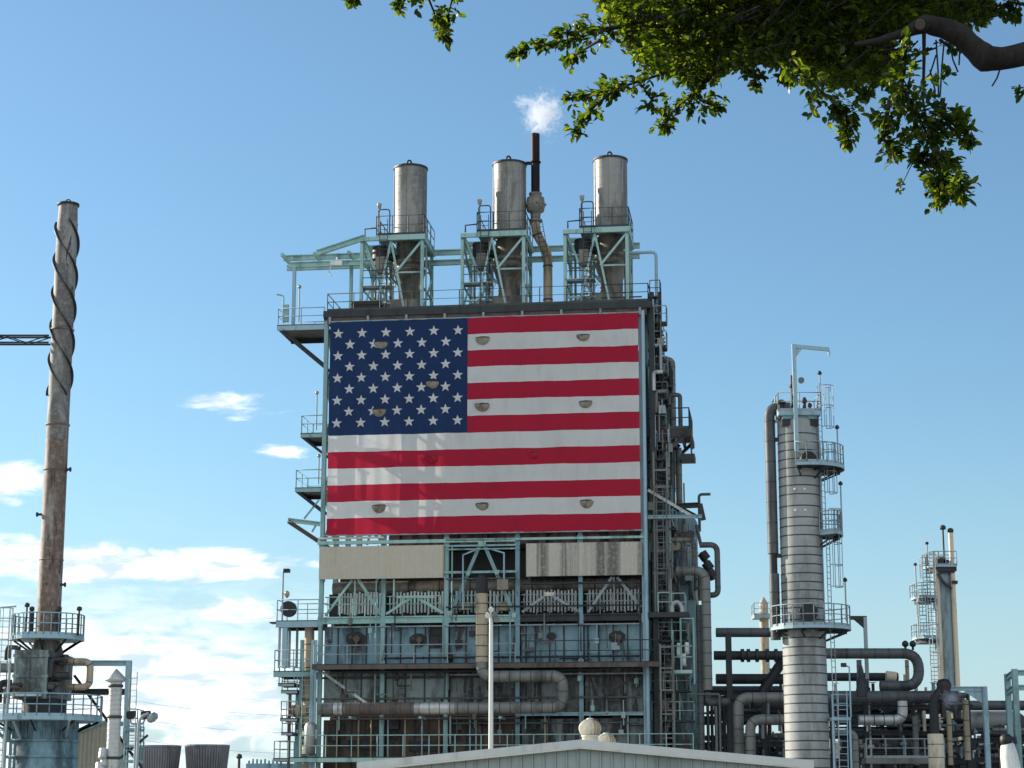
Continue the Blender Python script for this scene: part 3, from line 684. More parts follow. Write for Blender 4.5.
m = lb(); p = fac(336, 264, 1.7); m.box((p.x-.35, p.y-.12, p.z-.1), (p.x+.4, p.y+.12, p.z+.18)); m.tube([p+V((-.3, 0, -.1)), p+V((-.45, 0, -.5)), p+V((-.3, 0, -.75))], .05, 6); m.tube([p+V((0,0,.1)), p+V((0,.3,.5))], .05, 6)
top(MB() if False else m, 'chain_hoist', M['white'], 'small white chain hoist hanging from the left end of the green monorail', 'hoist')

# ---- black vent pipe with silencer
vw = 3.0
pth = B.path([(548, 304), (548, 250), (534.5, 225)], vw)
vb = pth[0]
vent = thing('vent_pipe', 'thin black steam vent pipe with round silencer behind the middle exhaust stack', 'vent pipe', B.M @ V((vb.x, vw, ZR)))
ut = uf(535.5, 205, vw)
zs = {y: zf(y, 535.5, vw) for y in (134, 195, 198, 205, 213, 222, 240, 233)}
m = lb(); m.tube(fillet([(vb.x, vw, ZR), (vb.x, vw, zf(254, 548, vw)), (ut, vw, zf(232, 535, vw)), (ut, vw, zs[213])], .5, 5), .29, 14, 2.2, 0, 1, bw=.08, bo=1.1); build(m, 'lower_pipe', [M['lagt'], M['dark']], vent)
m = lb(); m.lathe([(.3, zs[222]), (.42, zs[222]), (.42, zs[222]+.15), (.3, zs[222]+.15), (.34, zs[213]), (.55, zs[213]+.1), (.62, zs[205]), (.55, zs[198]), (.3, zs[198]+.1), (.42, zs[195]), (.42, zs[195]+.12), (.3, zs[195]+.12)], (ut, vw, 0), 20)
for k in range(10): a_ = 2*math.pi*k/10; m.tube([(ut+.62*math.cos(a_), vw+.62*math.sin(a_), zs[205]-.05), (ut+.62*math.cos(a_), vw+.62*math.sin(a_), zs[205]+.05)], .09, 6)
build(m, 'silencer', M['stackd'], vent)
m = lb(); m.tube([(ut, vw, zs[195]+.1), (ut, vw, zs[134])], .28, 16); m.lathe([(.28, zs[134]-.02), (.24, zs[134]), (.24, zs[134]-.6)], (ut, vw, 0), 16); m.lathe([(.3, 0), (.36, 0), (.36, .08), (.3, .08)], (ut, vw, zf(163, 535, vw)), 12)
m.beam((ut, vw, zf(163, 535, vw)), (uf(512, 163, vw)+.9, vw, zf(163, 535, vw)), .12, .2); build(m, 'upper_pipe', M['maroon'], vent)
m = lb(); m.ladder((ut-.2+.9, vw-.35, zf(262, 548, vw)), (ut+.25, vw-.35, zs[222]), (0, -1, 0), .4); build(m, 'ladder', M['raild'], vent)
m = lb(); q = B.path([(628, 253), (656, 253), (657, 330)], 2); m.tube(fillet(q, .3, 4), .1, 8); top(m, 'drain_pipe', M['blue'], 'thin grey pipe bending over the top right corner of the building', 'pipe')
# ================================================================== EQUIPMENT AT THE RIGHT END OF THE BUILDING
def pipe(fr, pts, w, rpx, mt, label, bands=.9, fil=1.6, name='insulated_pipe', cat='pipe', seg=14, flanges=(), group=None):
    q = fr.path(pts, w); r_ = rpx*fr.mpp(pts[0][0], pts[0][1], pts[0][2] if len(pts[0]) > 2 else w)
    m = MB(fr.M); m.tube(fillet(q, max(r_*fil, r_*1.2), 7), r_, seg, bands, 0, 1, bw=.05, bo=1.035)
    for i, t in flanges:
        c = q[i].lerp(q[i+1], t); d = (q[i+1]-q[i]).normalized(); m.tube([c-d*.09, c+d*.09], r_*1.45, seg)
    return top(m, name, [M[mt], M['strap']], label, cat, group=group)
# blue rectangular vessel high on the corner
rv = thing('process_vessel', 'tall blue steel vessel box standing beside the upper right corner of the flag', 'vessel', B.M @ V((U1+1.5, 4, zf(520, 660, 3))))
uA, uB_ = uf(650.5, 400, 3), uf(670, 400, 3)
m = lb(); m.box((uA, 3, zf(520, 660, 3)), (uB_, 6.5, zf(366, 660, 3)))
for y in (372, 389, 405, 424): z = zf(y, 660, 3); m.box((uA-.05, 2.93, z-.08), (uB_+.06, 6.56, z+.08))
for k in range(4): u = uA+(uB_-uA)*k/3; m.box((u-.05, 2.95, zf(425, 660, 3)), (u+.05, 3.0, zf(372, 660, 3)))
build(m, 'shell', M['wall'], rv)
m = lb(); m.box((uA-.1, 2.9, zf(366, 660, 3)), (uB_+.1, 6.6, zf(360, 660, 3))); m.box((uA+.2, 2.86, zf(371, 655, 3)), (uB_-.2, 2.92, zf(365, 655, 3))); build(m, 'hood', M['dark'], rv)
for (x, y, a, b) in ((667, 383, .3, .3), (664, 408, .25, .45), (656, 418, .3, .35)):
    p = fac(x, y, 2.8); m = lb(); m.box((p.x-a, 2.7, p.z-b), (p.x+a, 3.0, p.z+b)); m.tube([(p.x, 2.7, p.z), (p.x, 2.4, p.z), (p.x, 2.4, p.z-.8)], .06, 6); build(m, 'valve', M['dark' if x > 660 else 'lag'], rv)
# upper corner rack (pipes and posts between roof and vessel)
ur = thing('corner_frame', 'dark steel frame of posts and pipes on the upper right corner above the blue vessel', 'frame', B.M @ V((U1+1.2, 3, zf(520, 655, 2))))
for x, w_, yb in ((652, 1.5, 356), (659, 1.5, 356), (653.5, 2.6, 356), (661, 2.6, 356)):
    u = uf(x, 330, w_); m = lb(); m.beam((u, w_, zf(yb, x, w_)), (u, w_, zf(292, x, w_)), .12, .12); build(m, 'post', M['dark'], ur)
for y in (296, 312, 330, 349):
    m = lb(); z = zf(y, 656, 1.5); m.box((uf(648, y, 1.5), 1.4, z-.08), (uf(660, y, 1.5), 2.7, z)); build(m, 'platform', M['raild'], ur)
    m = lb(); m.railing([(uf(650, y, 1.5), 1.45, z), (uf(660, y, 1.5), 1.45, z), (uf(660, y, 1.5), 2.6, z)], 1.0, .8, r=.03, toe=False); build(m, 'railing', M['raild'], ur)
for x, y0, y1 in ((655, 345, 300), (651, 360, 310)):
    m = lb(); u = uf(x, 330, 2.5); m.tube([(u, 2.5, zf(y0, x, 2.5)), (u, 2.5, zf(y1, x, 2.5))], .16, 8); build(m, 'pipe', M['lagm'], ur)
m = lb(); m.tube(fillet([fac(664, 358, 2), fac(664, 349, 2)+V((.0,0,.0)), fac(661, 347, 2)], .2, 3), .05, 6); build(m, 'lamp_post', M['rail'], ur)
pipe(B, [(651, 360.5), (672, 359), (675.5, 385), (675.5, 427)], 2.2, 3.2, 'lagm', 'grey pipe bending down from above the blue vessel onto the high right platform', 1.1)
pipe(B, [(669, 405), (669, 395), (680, 395), (680, 427)], 1.6, 2.2, 'lag', 'small hooped dark pipe standing on the high right platform beside a thicker one', .8)
# high right platform with underside framing
hp = thing('access_platform', 'dark railed platform jutting out to the right of the flag, high up on its braces', 'platform', B.M @ fac(660, 432, 1))
z = zf(428, 680, .8); uL, uR = uf(647, 430, .8), uf(690, 428, .8)
m = lb(); m.box((uL, .8, z-.1), (uR, 5.5, z))
for k in range(6): u = uL+(uR-uL)*k/5; m.box((u-.08, .85, z-.45), (u+.08, 5.45, z-.1))
m.box((uL, .8, z-.5), (uR, .9, z-.1)); m.box((uR-.1, .9, z-.5), (uR, 5.5, z-.1)); build(m, 'deck', M['dark'], hp)
m = lb(); m.railing([(uL, .85, z), (uR-.05, .85, z), (uR-.05, 5.4, z)], 1.25, 1.4, r=.04); build(m, 'railing', M['raild'], hp)
for w_ in (.9, 5.2):
    for (p, q) in (((688, 432), (655, 463)), ((676, 432), (664, 446))):
        m = lb(); a_, b_ = fac(*p, .9), fac(*q, .9); a_.y = b_.y = w_; m.beam(a_, b_, .2, .2, prof='I'); build(m, 'brace', M['brownb'], hp)
z2 = zf(453, 688, .8)
m = lb(); m.box((uf(680, 453, .8), 1, z2-.35), (uf(694.5, 453, .8), 2.6, z2)); build(m, 'lower_deck', M['dark'], hp)
m = lb(); m.tube([(uR-.05, 1.1, z-.1), (uR+.1, 1.1, z2-.5)], .05, 6); build(m, 'hanger', M['dark'], hp)
# dark vertical pipes below it
pipe(B, [(679.5, 508), (679.5, 448)], 2.0, 3.2, 'lagm', 'thick banded pipe hanging below the high right platform, right hand of the pair', .8)
pipe(B, [(673, 508), (673, 445)], 2.0, 2.6, 'lag', 'slim dark pipe hanging below the high right platform, left hand of the pair', .8)
# stair tower and ladders
st = thing('ladder_tower', 'narrow steel ladder tower on the right edge of the building between the platforms', 'ladder', B.M @ fac(660, 610, .3))
for x in (655, 668.5):
    m = lb(); u = uf(x, 560, .3); m.beam((u, .3, zf(612, x, .3)), (u, .3, zf(452, x, .3)), .12, .12, prof='L'); build(m, 'post', M['lagm'], st)
for y in (470, 487, 502, 530, 551, 573):
    m = lb(); z = zf(y, 660, .3); m.beam((uf(653, y, .3), .3, z), (uf(669.5, y, .3), .3, z), .1, .12); build(m, 'cross_bar', M['lagm'], st)
m = lb(); m.ladder((uf(661.5, 560, .1), .1, zf(612, 661, .1)), (uf(661.5, 560, .1), .1, zf(487, 661, .1)), (0, -1, 0), .55, cage=2.5); build(m, 'ladder', M['lagm'], st)
for y, x0, x1 in ((458, 648, 668), (484, 648, 671), (497, 650, 670)):
    m = lb(); z = zf(y, 660, .5); m.box((uf(x0, y, .5), .5, z-.14), (uf(x1, y, .5), 1.6, z)); k = build(m, 'landing', M['dark'], st)
    m = lb(); m.railing([(uf(x0, y, .5)+.1, .55, z), (uf(x1, y, .5), .55, z), (uf(x1, y, .5), 1.5, z)], 1.0, 1.0, toe=False); build(m, 'railing', M['raild'], k)
m = lb(); m.box((uf(655, 470, 3.5), 3.5, zf(500, 660, 3.5)), (uf(668, 470, 3.5), 3.9, zf(487, 660, 3.5))); build(m, 'cabinet', M['lag'], st)
# zigzag stair tower on the right flank
sx0, sx1, sw0, sw1 = U1+.75, uf(671, 560, 1.2), .75, 1.7
stt = thing('stair_tower', 'dark zigzag steel stair tower climbing the right flank of the furnace building', 'stairs', B.M @ V(((sx0+sx1)/2, 1.2, 0)))
zz_, fl_ = zf(745, 660, 1), 0
zend = zf(300, 660, 1)
for x in (sx0, sx1):
    for w_ in (sw0, sw1): m = lb(); m.beam((x, w_, 0), (x, w_, zend if x == sx0 else zf(430, 660, 1)), .1, .1, prof='L'); build(m, 'post', M['rail' if w_ == sw0 else 'dark'], stt)
while zz_ < zend-1.5:
    a_, b_ = (sx0+.1, sx1-.15) if fl_ % 2 == 0 else (sx1-.15, sx0+.1)
    if zz_ > zf(440, 660, 1): b_ = a_ + (b_-a_)*.75
    m = lb()
    for w_ in (sw0+.05, sw0+.5): m.beam((a_, w_, zz_), (b_, w_, zz_+1.55), .05, .2)
    for k in range(7): f = (k+.5)/7; x = a_+(b_-a_)*f; m.box((x-.12, sw0+.08, zz_+1.55*f), (x+.12, sw0+.47, zz_+1.55*f+.03))
    m.tube([(a_, sw0, zz_+1.0), (b_, sw0, zz_+2.5)], .03, 5); m.tube([(a_, sw0, zz_+.55), (b_, sw0, zz_+2.05)], .025, 5)
    build(m, 'flight', M['dark' if fl_ % 2 else 'raild'], stt)
    zz_ += 1.6; fl_ += 1
    m = lb(); e0, e1 = (b_-.55, b_+.25) if b_ > a_ else (b_-.2, b_+.55); m.box((e0, sw0, zz_-.1), (e1, sw1, zz_)); k = build(m, 'landing', M['dark'], stt)
    m = lb(); m.railing([(e0, sw0+.02, zz_), (e1, sw0+.02, zz_), (e1, sw1, zz_)], 1.0, .8, r=.03, toe=False); build(m, 'railing', M['rail' if fl_ % 3 else 'mint'], k)
# pipes and boxes crowding the flank
fk = thing('flank_pipework', 'tangle of small pipes and cable boxes crowding the right flank of the building', 'pipework', B.M @ V((U1+1.2, 2.2, 0)))
for k in range(80):
    y = rnd.uniform(330, 745); x = rnd.uniform(649, 664 if y < 430 else 678 if y < 520 else 700); w_ = rnd.uniform(1.9, 3.4) if x > 672 else rnd.uniform(.3, 2.6); p = fac(x, y, w_); m = lb(); L = rnd.uniform(.5, 2.6); r_ = rnd.choice((.035, .05, .06, .09, .14))
    t_ = k % 4
    if t_ == 0: m.tube([p, p+V((0, 0, L))], r_, 7, .5 if r_ > .1 else 0, 0, 0, bw=.06, bo=1.25)
    elif t_ == 1: m.tube(fillet([p, p+V((0, 0, L)), p+V((rnd.choice((-1, 1))*min(.7, L*.5), 0, L))], .2, 4), r_, 7)
    elif t_ == 2: m.tube(fillet([p+V((0, .5, 0)), p, p+V((0, 0, -L))], .15, 3), r_, 7); m.tube([p+V((0, 0, -L*.5)), p+V((0, 0, -L*.5-.15))], r_*1.8, 8)
    else: m.box((p.x-.2, p.y-.1, p.z-.25), (p.x+.2, p.y+.15, p.z+.25)); m.tube([p+V((0, 0, .2)), p+V((0, 0, .25+L*.5))], .04, 6)
    build(m, 'flank_pipe', M[rnd.choice(('dark', 'lag', 'lagm', 'lagm', 'rail', 'black', 'brownb', 'stackd', 'mint', 'galv'))], fk)
for y, x0, x1, w_ in ((385, 650, 672, .9), (445, 650, 676, .9), (528, 650, 676, .6), (560, 650, 672, .6), (640, 655, 688, .6), (690, 650, 690, .5), (720, 652, 694, .6)):
    z = zf(y, 660, w_); m = lb(); m.box((uf(x0, y, w_), w_, z-.12), (uf(x1, y, w_), w_+1.1, z)); k = build(m, 'grating', M['dark'], fk)
    m = lb(); m.railing([(uf(x0, y, w_), w_+.03, z), (uf(x1, y, w_), w_+.03, z), (uf(x1, y, w_), w_+1.1, z)], 1.05, .9, r=.03, toe=False); build(m, 'railing', M['raild' if y in (385,) else 'mint2'], k)
# light blue bracing arm at the flag's lower right corner
ba = thing('bracket_arm', 'horizontal blue steel arm with a diagonal stay at the lower right corner of the flag', 'bracket', B.M @ fac(650, 518, -.1))
for p, q, wd, mt in (((646, 517), (702, 516.5), .2, 'blue'), ((648, 490), (692, 516), .16, 'fin'), ((676, 506), (700, 505), .3, 'dark'), ((700, 504), (703.5, 520), .3, 'dark'), ((679, 507), (700, 518), .2, 'dark')):
    m = lb(); m.beam(fac(*p, -.1 if mt != 'dark' else .1), fac(*q, -.1 if mt != 'dark' else .1), wd, wd, prof='I'); build(m, 'arm_beam', M[mt], ba)
# blue grey cylinder vessel and what hangs round it
vc = fac(682, 560, 4.0); rv_ = 16*B.mpp(682, 560, 4.0)
vs2 = thing('process_vessel', 'upright blue grey cylinder vessel behind the pipes at the right end of the building', 'vessel', B.M @ V((vc.x, 4, 0)))
m = lb(); zz1, zz0 = zf(521, 682, 4), zf(640, 682, 4)
m.lathe([(rv_*.3, zz1+.5), (rv_*.75, zz1+.3), (rv_, zz1-.1), (rv_, zz0+.3), (rv_*.8, zz0), (rv_*.8, 0)], (vc.x, 4, 0), 28)
for y in (534, 553, 575, 600): z = zf(y, 682, 4); m.lathe([(rv_, z-.06), (rv_*1.03, z-.05), (rv_*1.03, z+.05), (rv_, z+.06)], (vc.x, 4, 0), 28)
build(m, 'shell', M['teal'], vs2)
for x, y in ((676, 546), (684, 580), (690, 535)):
    p = fac(x, y, 4-rv_-.1); m = lb(); m.tube([(p.x, 4-rv_*.7, p.z), (p.x, 4-rv_-.25, p.z)], .28, 12); build(m, 'nozzle', M['cream' if x == 676 else 'lag'], vs2)
for k in range(34):
    x, y = (rnd.uniform(668, 697), rnd.uniform(525, 606)) if k < 12 else (rnd.uniform(652, 672), rnd.uniform(430, 520)) if k < 22 else (rnd.uniform(656, 702), rnd.uniform(612, 700)); p = fac(x, y, 2.2); m = lb(); L = rnd.uniform(.6, 2)
    m.tube(fillet([(p.x, 3, p.z), (p.x, 2.2, p.z), (p.x+rnd.uniform(-.4, .4), 2.2, p.z-L)], .2, 3), rnd.uniform(.05, .12), 7); build(m, 'small_pipe', M[rnd.choice(('lag', 'lagm', 'dark', 'rail', 'lagt'))], vs2)
pipe(B, [(663, 540), (694, 540), (694.5, 570)], .9, 2.6, 'lagm', 'slim grey pipe elbow in front of the blue grey vessel, upper of the two', .5, 2.5)
pipe(B, [(676, 571), (705.5, 571), (706.5, 690)], .2, 4.7, 'lagm', 'thick grey insulated pipe bending from the building and dropping down its right end', .75, 2.4)
pipe(B, [(700, 545), (717, 544), (717.5, 595), (706, 595)], .9, 2.9, 'lag', 'dark loop of pipe sticking out to the right of the building against the sky', .75, 2.6)
pipe(B, [(702, 760), (702, 605)], .9, 3.3, 'lag', 'straight dark banded riser just left of the thick grey pipe', .6)
pipe(B, [(706.5, 692), (708, 702), (730, 702)], 1.2, 4.2, 'lag', 'dark pipe elbow at the foot of the thick grey pipe', .7, 2)
m = lb()
for (x, y) in ((704, 556), (708, 566), (711, 574)): p = fac(x, y, 2.4); m.tube([(p.x-.14, 2.4, p.z+.2), (p.x+.14, 2.4, p.z-.2)], .3, 12)
p, q = fac(702, 552, 2.4), fac(713, 580, 2.4); m.tube([p, q], .16, 10); top(m, 'valve', M['black'], 'black flanged valve behind the thick grey pipe bend', 'valve')
pl2 = thing('access_platform', 'small railed platform with light equipment low on the right edge of the building', 'platform', B.M @ fac(660, 612, -.2))
z = zf(612, 665, -.4); a_, b_ = uf(648, 612, -.4), uf(689, 612, -.4)
m = lb(); m.box((a_, -.4, z-.3), (b_, 1.6, z)); build(m, 'deck', M['dark'], pl2)
m = lb(); m.railing([(a_+.6, -.35, z), (uf(670, 612, -.4), -.35, z), (uf(670, 612, -.4), 1.4, z)], 1.15, 1.1, toe=False); m.railing([(uf(672, 612, -.4), -.35, z), (uf(685, 612, -.4), -.35, z), (uf(685, 612, -.4), 1.4, z)], 1.1, .8, toe=False); build(m, 'railing', M['mint2'], pl2)
m = lb(); p = fac(677, 608, .3); m.tube(fillet([(p.x-.3, .3, z), (p.x-.3, .3, z+.5), (p.x, .3, z+.7), (p.x+.3, .3, z+.4), (p.x+.3, .3, z)], .25, 4), .14, 10); build(m, 'pipe_bend', M['galv'], pl2)
cage = thing('frame_cage', 'pale green frame cage with white pipework hanging at the right end of the front deck', 'frame', B.M @ fac(682, 672, -.6))
for x in (673, 681, 694):
    m = lb(); u = uf(x, 650, -.6); m.tube([(u, -.6, zf(684 if x == 694 else 672, x, -.6)), (u, -.6, zf(618 if x > 675 else 630, x, -.6))], .06, 6); build(m, 'post', M['mint'], cage)
m = lb(); z = zf(670, 682, -.6); m.box((uf(672, 670, -.6), -.7, z-.2), (uf(692, 670, -.6), .5, z)); build(m, 'floor', M['mint2'], cage)
m = lb()
for y in (646, 657): z_ = zf(y, 682, -.6); m.tube([(uf(673, y, -.6), -.6, z_), (uf(692, y, -.6), -.6, z_)], .045, 5)
z_ = zf(618.5, 690, -.6); m.tube([(uf(681, 618, -.6), -.6, z_), (uf(694, 618, -.6), -.6, z_)], .05, 5); build(m, 'rail', M['mint'], cage)
for x, y, s in ((679, 655, .35), (687, 652, .28), (684, 664, .3)):
    p = fac(x, y, -.2); m = lb(); m.tube(fillet([(p.x, .6, p.z), (p.x, -.2, p.z), (p.x, -.2, p.z+s*2)], .2, 4), .13, 8); build(m, 'white_pipe', M['white'], cage)
m = lb(); z0_, z1_ = 0.0, zf(644, 668, -.9)
lt = thing('caged_ladder', 'grey ladder in a wide cage standing at the right end of the front deck', 'ladder', B.M @ V((uf(667, 700, -.9), -.9, 0)))
for x in (661, 674):
    m = lb(); u = uf(x, 700, -1.0); m.beam((u, -1.0, 0), (u, -1.0, z1_), .1, .1, prof='L'); build(m, 'post', M['lagm'], lt)
m = lb()
for y in (647, 668, 690, 714, 738): z = zf(y, 668, -1.0); m.beam((uf(661, y, -1), -1.0, z), (uf(674, y, -1), -1.0, z), .08, .08)
build(m, 'cross_bar', M['lagm'], lt)
m = lb(); m.ladder((uf(669, 700, -.8), -.8, 0), (uf(669, 700, -.8), -.8, z1_), (0, -1, 0), .45); build(m, 'ladder', M['lagm'], lt)

# ================================================================== PIPE RACK between the building and the column
YR = 122.0
def wmb(): return MB()
def rack(name, label, posts, Y, depth, tiers, mt='dark', ytop=640):
    base = P(posts[0], 768, Y); base.z = 0
    t = thing(name, label, 'pipe rack', base)
    xs = [P(x, 720, Y).x for x in posts]
    zt = P(posts[0], ytop, Y).z
    for x in xs:
        for dy in (0, depth): m = wmb(); m.beam((x, Y+dy, 0), (x, Y+dy, zt), .28, .28, prof='I'); build(m, 'post', M[mt], t)
    for y in tiers:
        z = P(posts[0], y, Y).z
        for dy in (0, depth): m = wmb(); m.beam((xs[0]-.3, Y+dy, z-.16), (xs[-1]+.3, Y+dy, z-.16), .24, .3, prof='I'); build(m, 'beam', M[mt], t)
        for x in xs: m = wmb(); m.beam((x, Y, z-.16), (x, Y+depth, z-.16), .22, .26, prof='I'); build(m, 'cross_beam', M[mt], t)
    return t, xs
rk, xs = rack('pipe_rack', 'dark steel pipe rack filling the gap between the building and the tall column', [694, 729, 764, 800], YR+3, 6, [690, 716, 742], 'dark', 690)
def fill_pipes(t, x0, x1, Y, zs_, n, mts, rr=(.07, .2), seg=8):
    for k in range(n):
        z = rnd.choice(zs_) + rnd.uniform(.05, .5); y = Y + rnd.uniform(.2, 5.5); r_ = rnd.uniform(*rr); m = wmb()
        a_, b_ = x0 + rnd.uniform(-.3, .5*(x1-x0)), x1 - rnd.uniform(-.3, .35*(x1-x0))
        pts = [(a_, y, z+r_), (b_, y, z+r_)]
        if rnd.random() < .6:
            dz = rnd.choice((-1, 1))*rnd.uniform(.6, 1.6); pts = fillet(pts + [(b_, y, z+r_+dz)], .35, 4)
        m.tube(pts, r_, seg, .8 if r_ > .12 else 0, 0, 1, bw=.04)
        for f in (rnd.uniform(.1, .45), rnd.uniform(.5, .9)):
            xf = a_+(b_-a_)*f; m.tube([(xf-.05, y, z+r_), (xf+.05, y, z+r_)], r_*1.7, seg)
        build(m, 'pipe', [M[rnd.choice(mts)], M['strap']], t)
zt_ = [P(730, y, YR).z for y in (700, 716, 742, 760)]
fill_pipes(rk, xs[0], xs[-1], YR+3, zt_, 34, ('dark', 'lag', 'lag', 'dark', 'lagm', 'rail'), (.05, .17))
for k in range(20):
    x = rnd.uniform(xs[0], xs[-1]); y = YR+3+rnd.uniform(-.4, 3); z = rnd.choice(zt_); m = wmb(); m.tube([(x, y, z-rnd.uniform(.5, 1.8)), (x, y, z+rnd.uniform(.2, 1))], rnd.uniform(.04, .14), 7); build(m, 'stand_pipe', M[rnd.choice(('dark', 'lag', 'lagm', 'rail'))], rk)
for k in range(6):
    x = P(708 + k*4, 720, YR+1).x; m = wmb(); m.tube([(x, YR+1, 0), (x, YR+1, P(710, 693+rnd.uniform(0, 12), YR+1).z)], .1, 7); build(m, 'stand_pipe', M[('lag', 'dark', 'rail')[k % 3]], rk)
# dark plant behind the racks: a row of exchanger bundles with their frames
def exchanger(px0, px1, py, rpx, Y, mt, label):
    a_, b_ = P(px0, py, Y), P(px1, py, Y); b_.z = a_.z; r_ = rpx*mpp(py, Y)
    t = thing('heat_exchanger', label, 'heat exchanger', V(((a_.x+b_.x)/2, Y, 0)))
    m = wmb(); m.tube([a_, b_], r_, 22, 1.5, 0, 0, bw=.1, bo=1.02)
    build(m, 'shell', M[mt], t)
    for q, s in ((a_, -1), (b_, 1)):
        m = wmb(); m.tube([q, q+V((s*.15, 0, 0)), q+V((s*.15, 0, 0)), q+V((s*.6, 0, 0))], [r_*1.12, r_*1.12, r_*.95, r_*.5], 22); build(m, 'end_cap', M['dark'], t)
    for f in (.2, .8):
        q = a_.lerp(b_, f); m = wmb(); m.box((q.x-.25, Y-r_*.7, 0), (q.x+.25, Y+r_*.7, q.z-r_*.6)); build(m, 'saddle', M['dark'], t)
    return t
exchanger(700, 806, 696, 10, 139, 'black', 'black horizontal exchanger seen through the gap under the lower crossing pipe')
exchanger(716, 790, 752, 14, 131, 'dark', 'dark horizontal exchanger low behind the pipe rack left of the column')
exchanger(722, 800, 708, 12, 133, 'black', 'black horizontal exchanger behind the two big pipe elbows left of the column')
exchanger(850, 930, 745, 17, 131, 'dark', 'dark horizontal exchanger behind the railed walkway right of the column')
exchanger(838, 912, 714, 11, 133, 'dark', 'dark horizontal exchanger under the long grey pipe, upper of two')
exchanger(953, 1016, 722.5, 11.5, 133, 'lagm', 'grey horizontal tank at the right edge below the dark pipe')
exchanger(640, 800, 764, 13, 142, 'dark', 'long dark horizontal exchanger farthest back at the foot of the gap left of the column')
exchanger(832, 1045, 764, 14, 142, 'dark', 'long dark horizontal exchanger farthest back behind the right hand racks')
exchanger(940, 1040, 757, 11, 131, 'dark', 'dark horizontal exchanger in the lower right corner')
pipe(W0, [(716, 632.5), (800, 632.5)], YR+1, 4.7, 'lag', 'upper straight dark pipe crossing from the building to the column', 1.4, flanges=())
pipe(W0, [(714, 655.5), (800, 655.5)], YR, 4.6, 'dark', 'middle dark pipe with flanges crossing from the building to the column', 2.2, flanges=((0, .33), (0, .40), (0, .5), (0, .62), (0, .72)))
pipe(W0, [(716, 679), (786, 679)], YR+2, 5.2, 'dark', 'lower dark pipe crossing from the building to the column', 2)
pipe(W0, [(792, 628), (790, 646), (762, 692)], YR+1.5, 5.0, 'dark', 'slanting dark duct descending leftwards from behind the column', 1.5, 1.2)
pipe(W0, [(800, 697.5), (738, 697.5), (735.5, 770)], YR-4, 5.2, 'lagm', 'taller of two grey pipe elbows turning down left of the column', .8, 2.2)
pipe(W0, [(800, 719.5), (750, 719.5), (746.5, 770)], YR-5, 5.2, 'lagm', 'shorter of two grey pipe elbows turning down left of the column', .8, 2.2)
m = wmb(); x = P(729, 670, YR-1).x; m.beam((x, YR-1, 0), (x, YR-1, P(729, 634, YR-1).z), .34, .34, prof='I'); m.box((x-.2, YR-1.3, P(729, 699, YR-1).z), (x+1.2, YR-.7, P(729, 695, YR-1).z)); top(m, 'rack_post', M['dark'], 'single dark steel post holding up the crossing pipes left of the column', 'post')
pipe(W0, [(721, 768), (721, 694), (688, 692)], YR-3, 1.0, 'lagm', 'thin bent pipe in front of the dark rack beside the thick grey pipe', 0, 2)

# ================================================================== TALL COLUMN
YC = 106.0
k_ = mpp(500, YC)
cx = P(803.5, 620, YC).x
zc_ = lambda y: P(803, y, YC).z
rc = 21.2*k_
col = thing('distillation_column', 'tall banded grey distillation column with railed platforms and a hoist davit on top', 'column', V((cx, YC, 0)))
cmb = lambda: MB(Matrix.Translation((cx, YC, 0)))
m = cmb(); z1 = zc_(424)
m.lathe([(rc*1.03, 0), (rc*1.0, z1*.5), (rc*.97, z1-.05), (rc*.97, z1)], (0,0,0), 40)
m.lathe([(rc*.97, z1), (rc*.9, z1+.25), (rc*.6, z1+.5), (.05, z1+.62)], (0,0,0), 40)
zz_ = 1.0
while zz_ < z1-.3:
    r2 = rc*(1.03-.06*zz_/z1); m.lathe([(r2, zz_-.035), (r2+.008, zz_-.025), (r2+.008, zz_+.025), (r2, zz_+.035)], (0,0,0), 40, 1); zz_ += rnd.choice((.44, .46, .48, .62))
build(m, 'shell', [M['colm'], M['strap']], col)
m = cmb()
for dx, y in ((-.42, 492), (.1, 492), (-.42, 513), (.1, 513)):
    a_ = math.asin(dx/rc); m.tube([(dx, -rc*.95, zc_(y)), (dx, -rc*1.03, zc_(y))], .06, 8)
build(m, 'sight_port', M['white'], col)
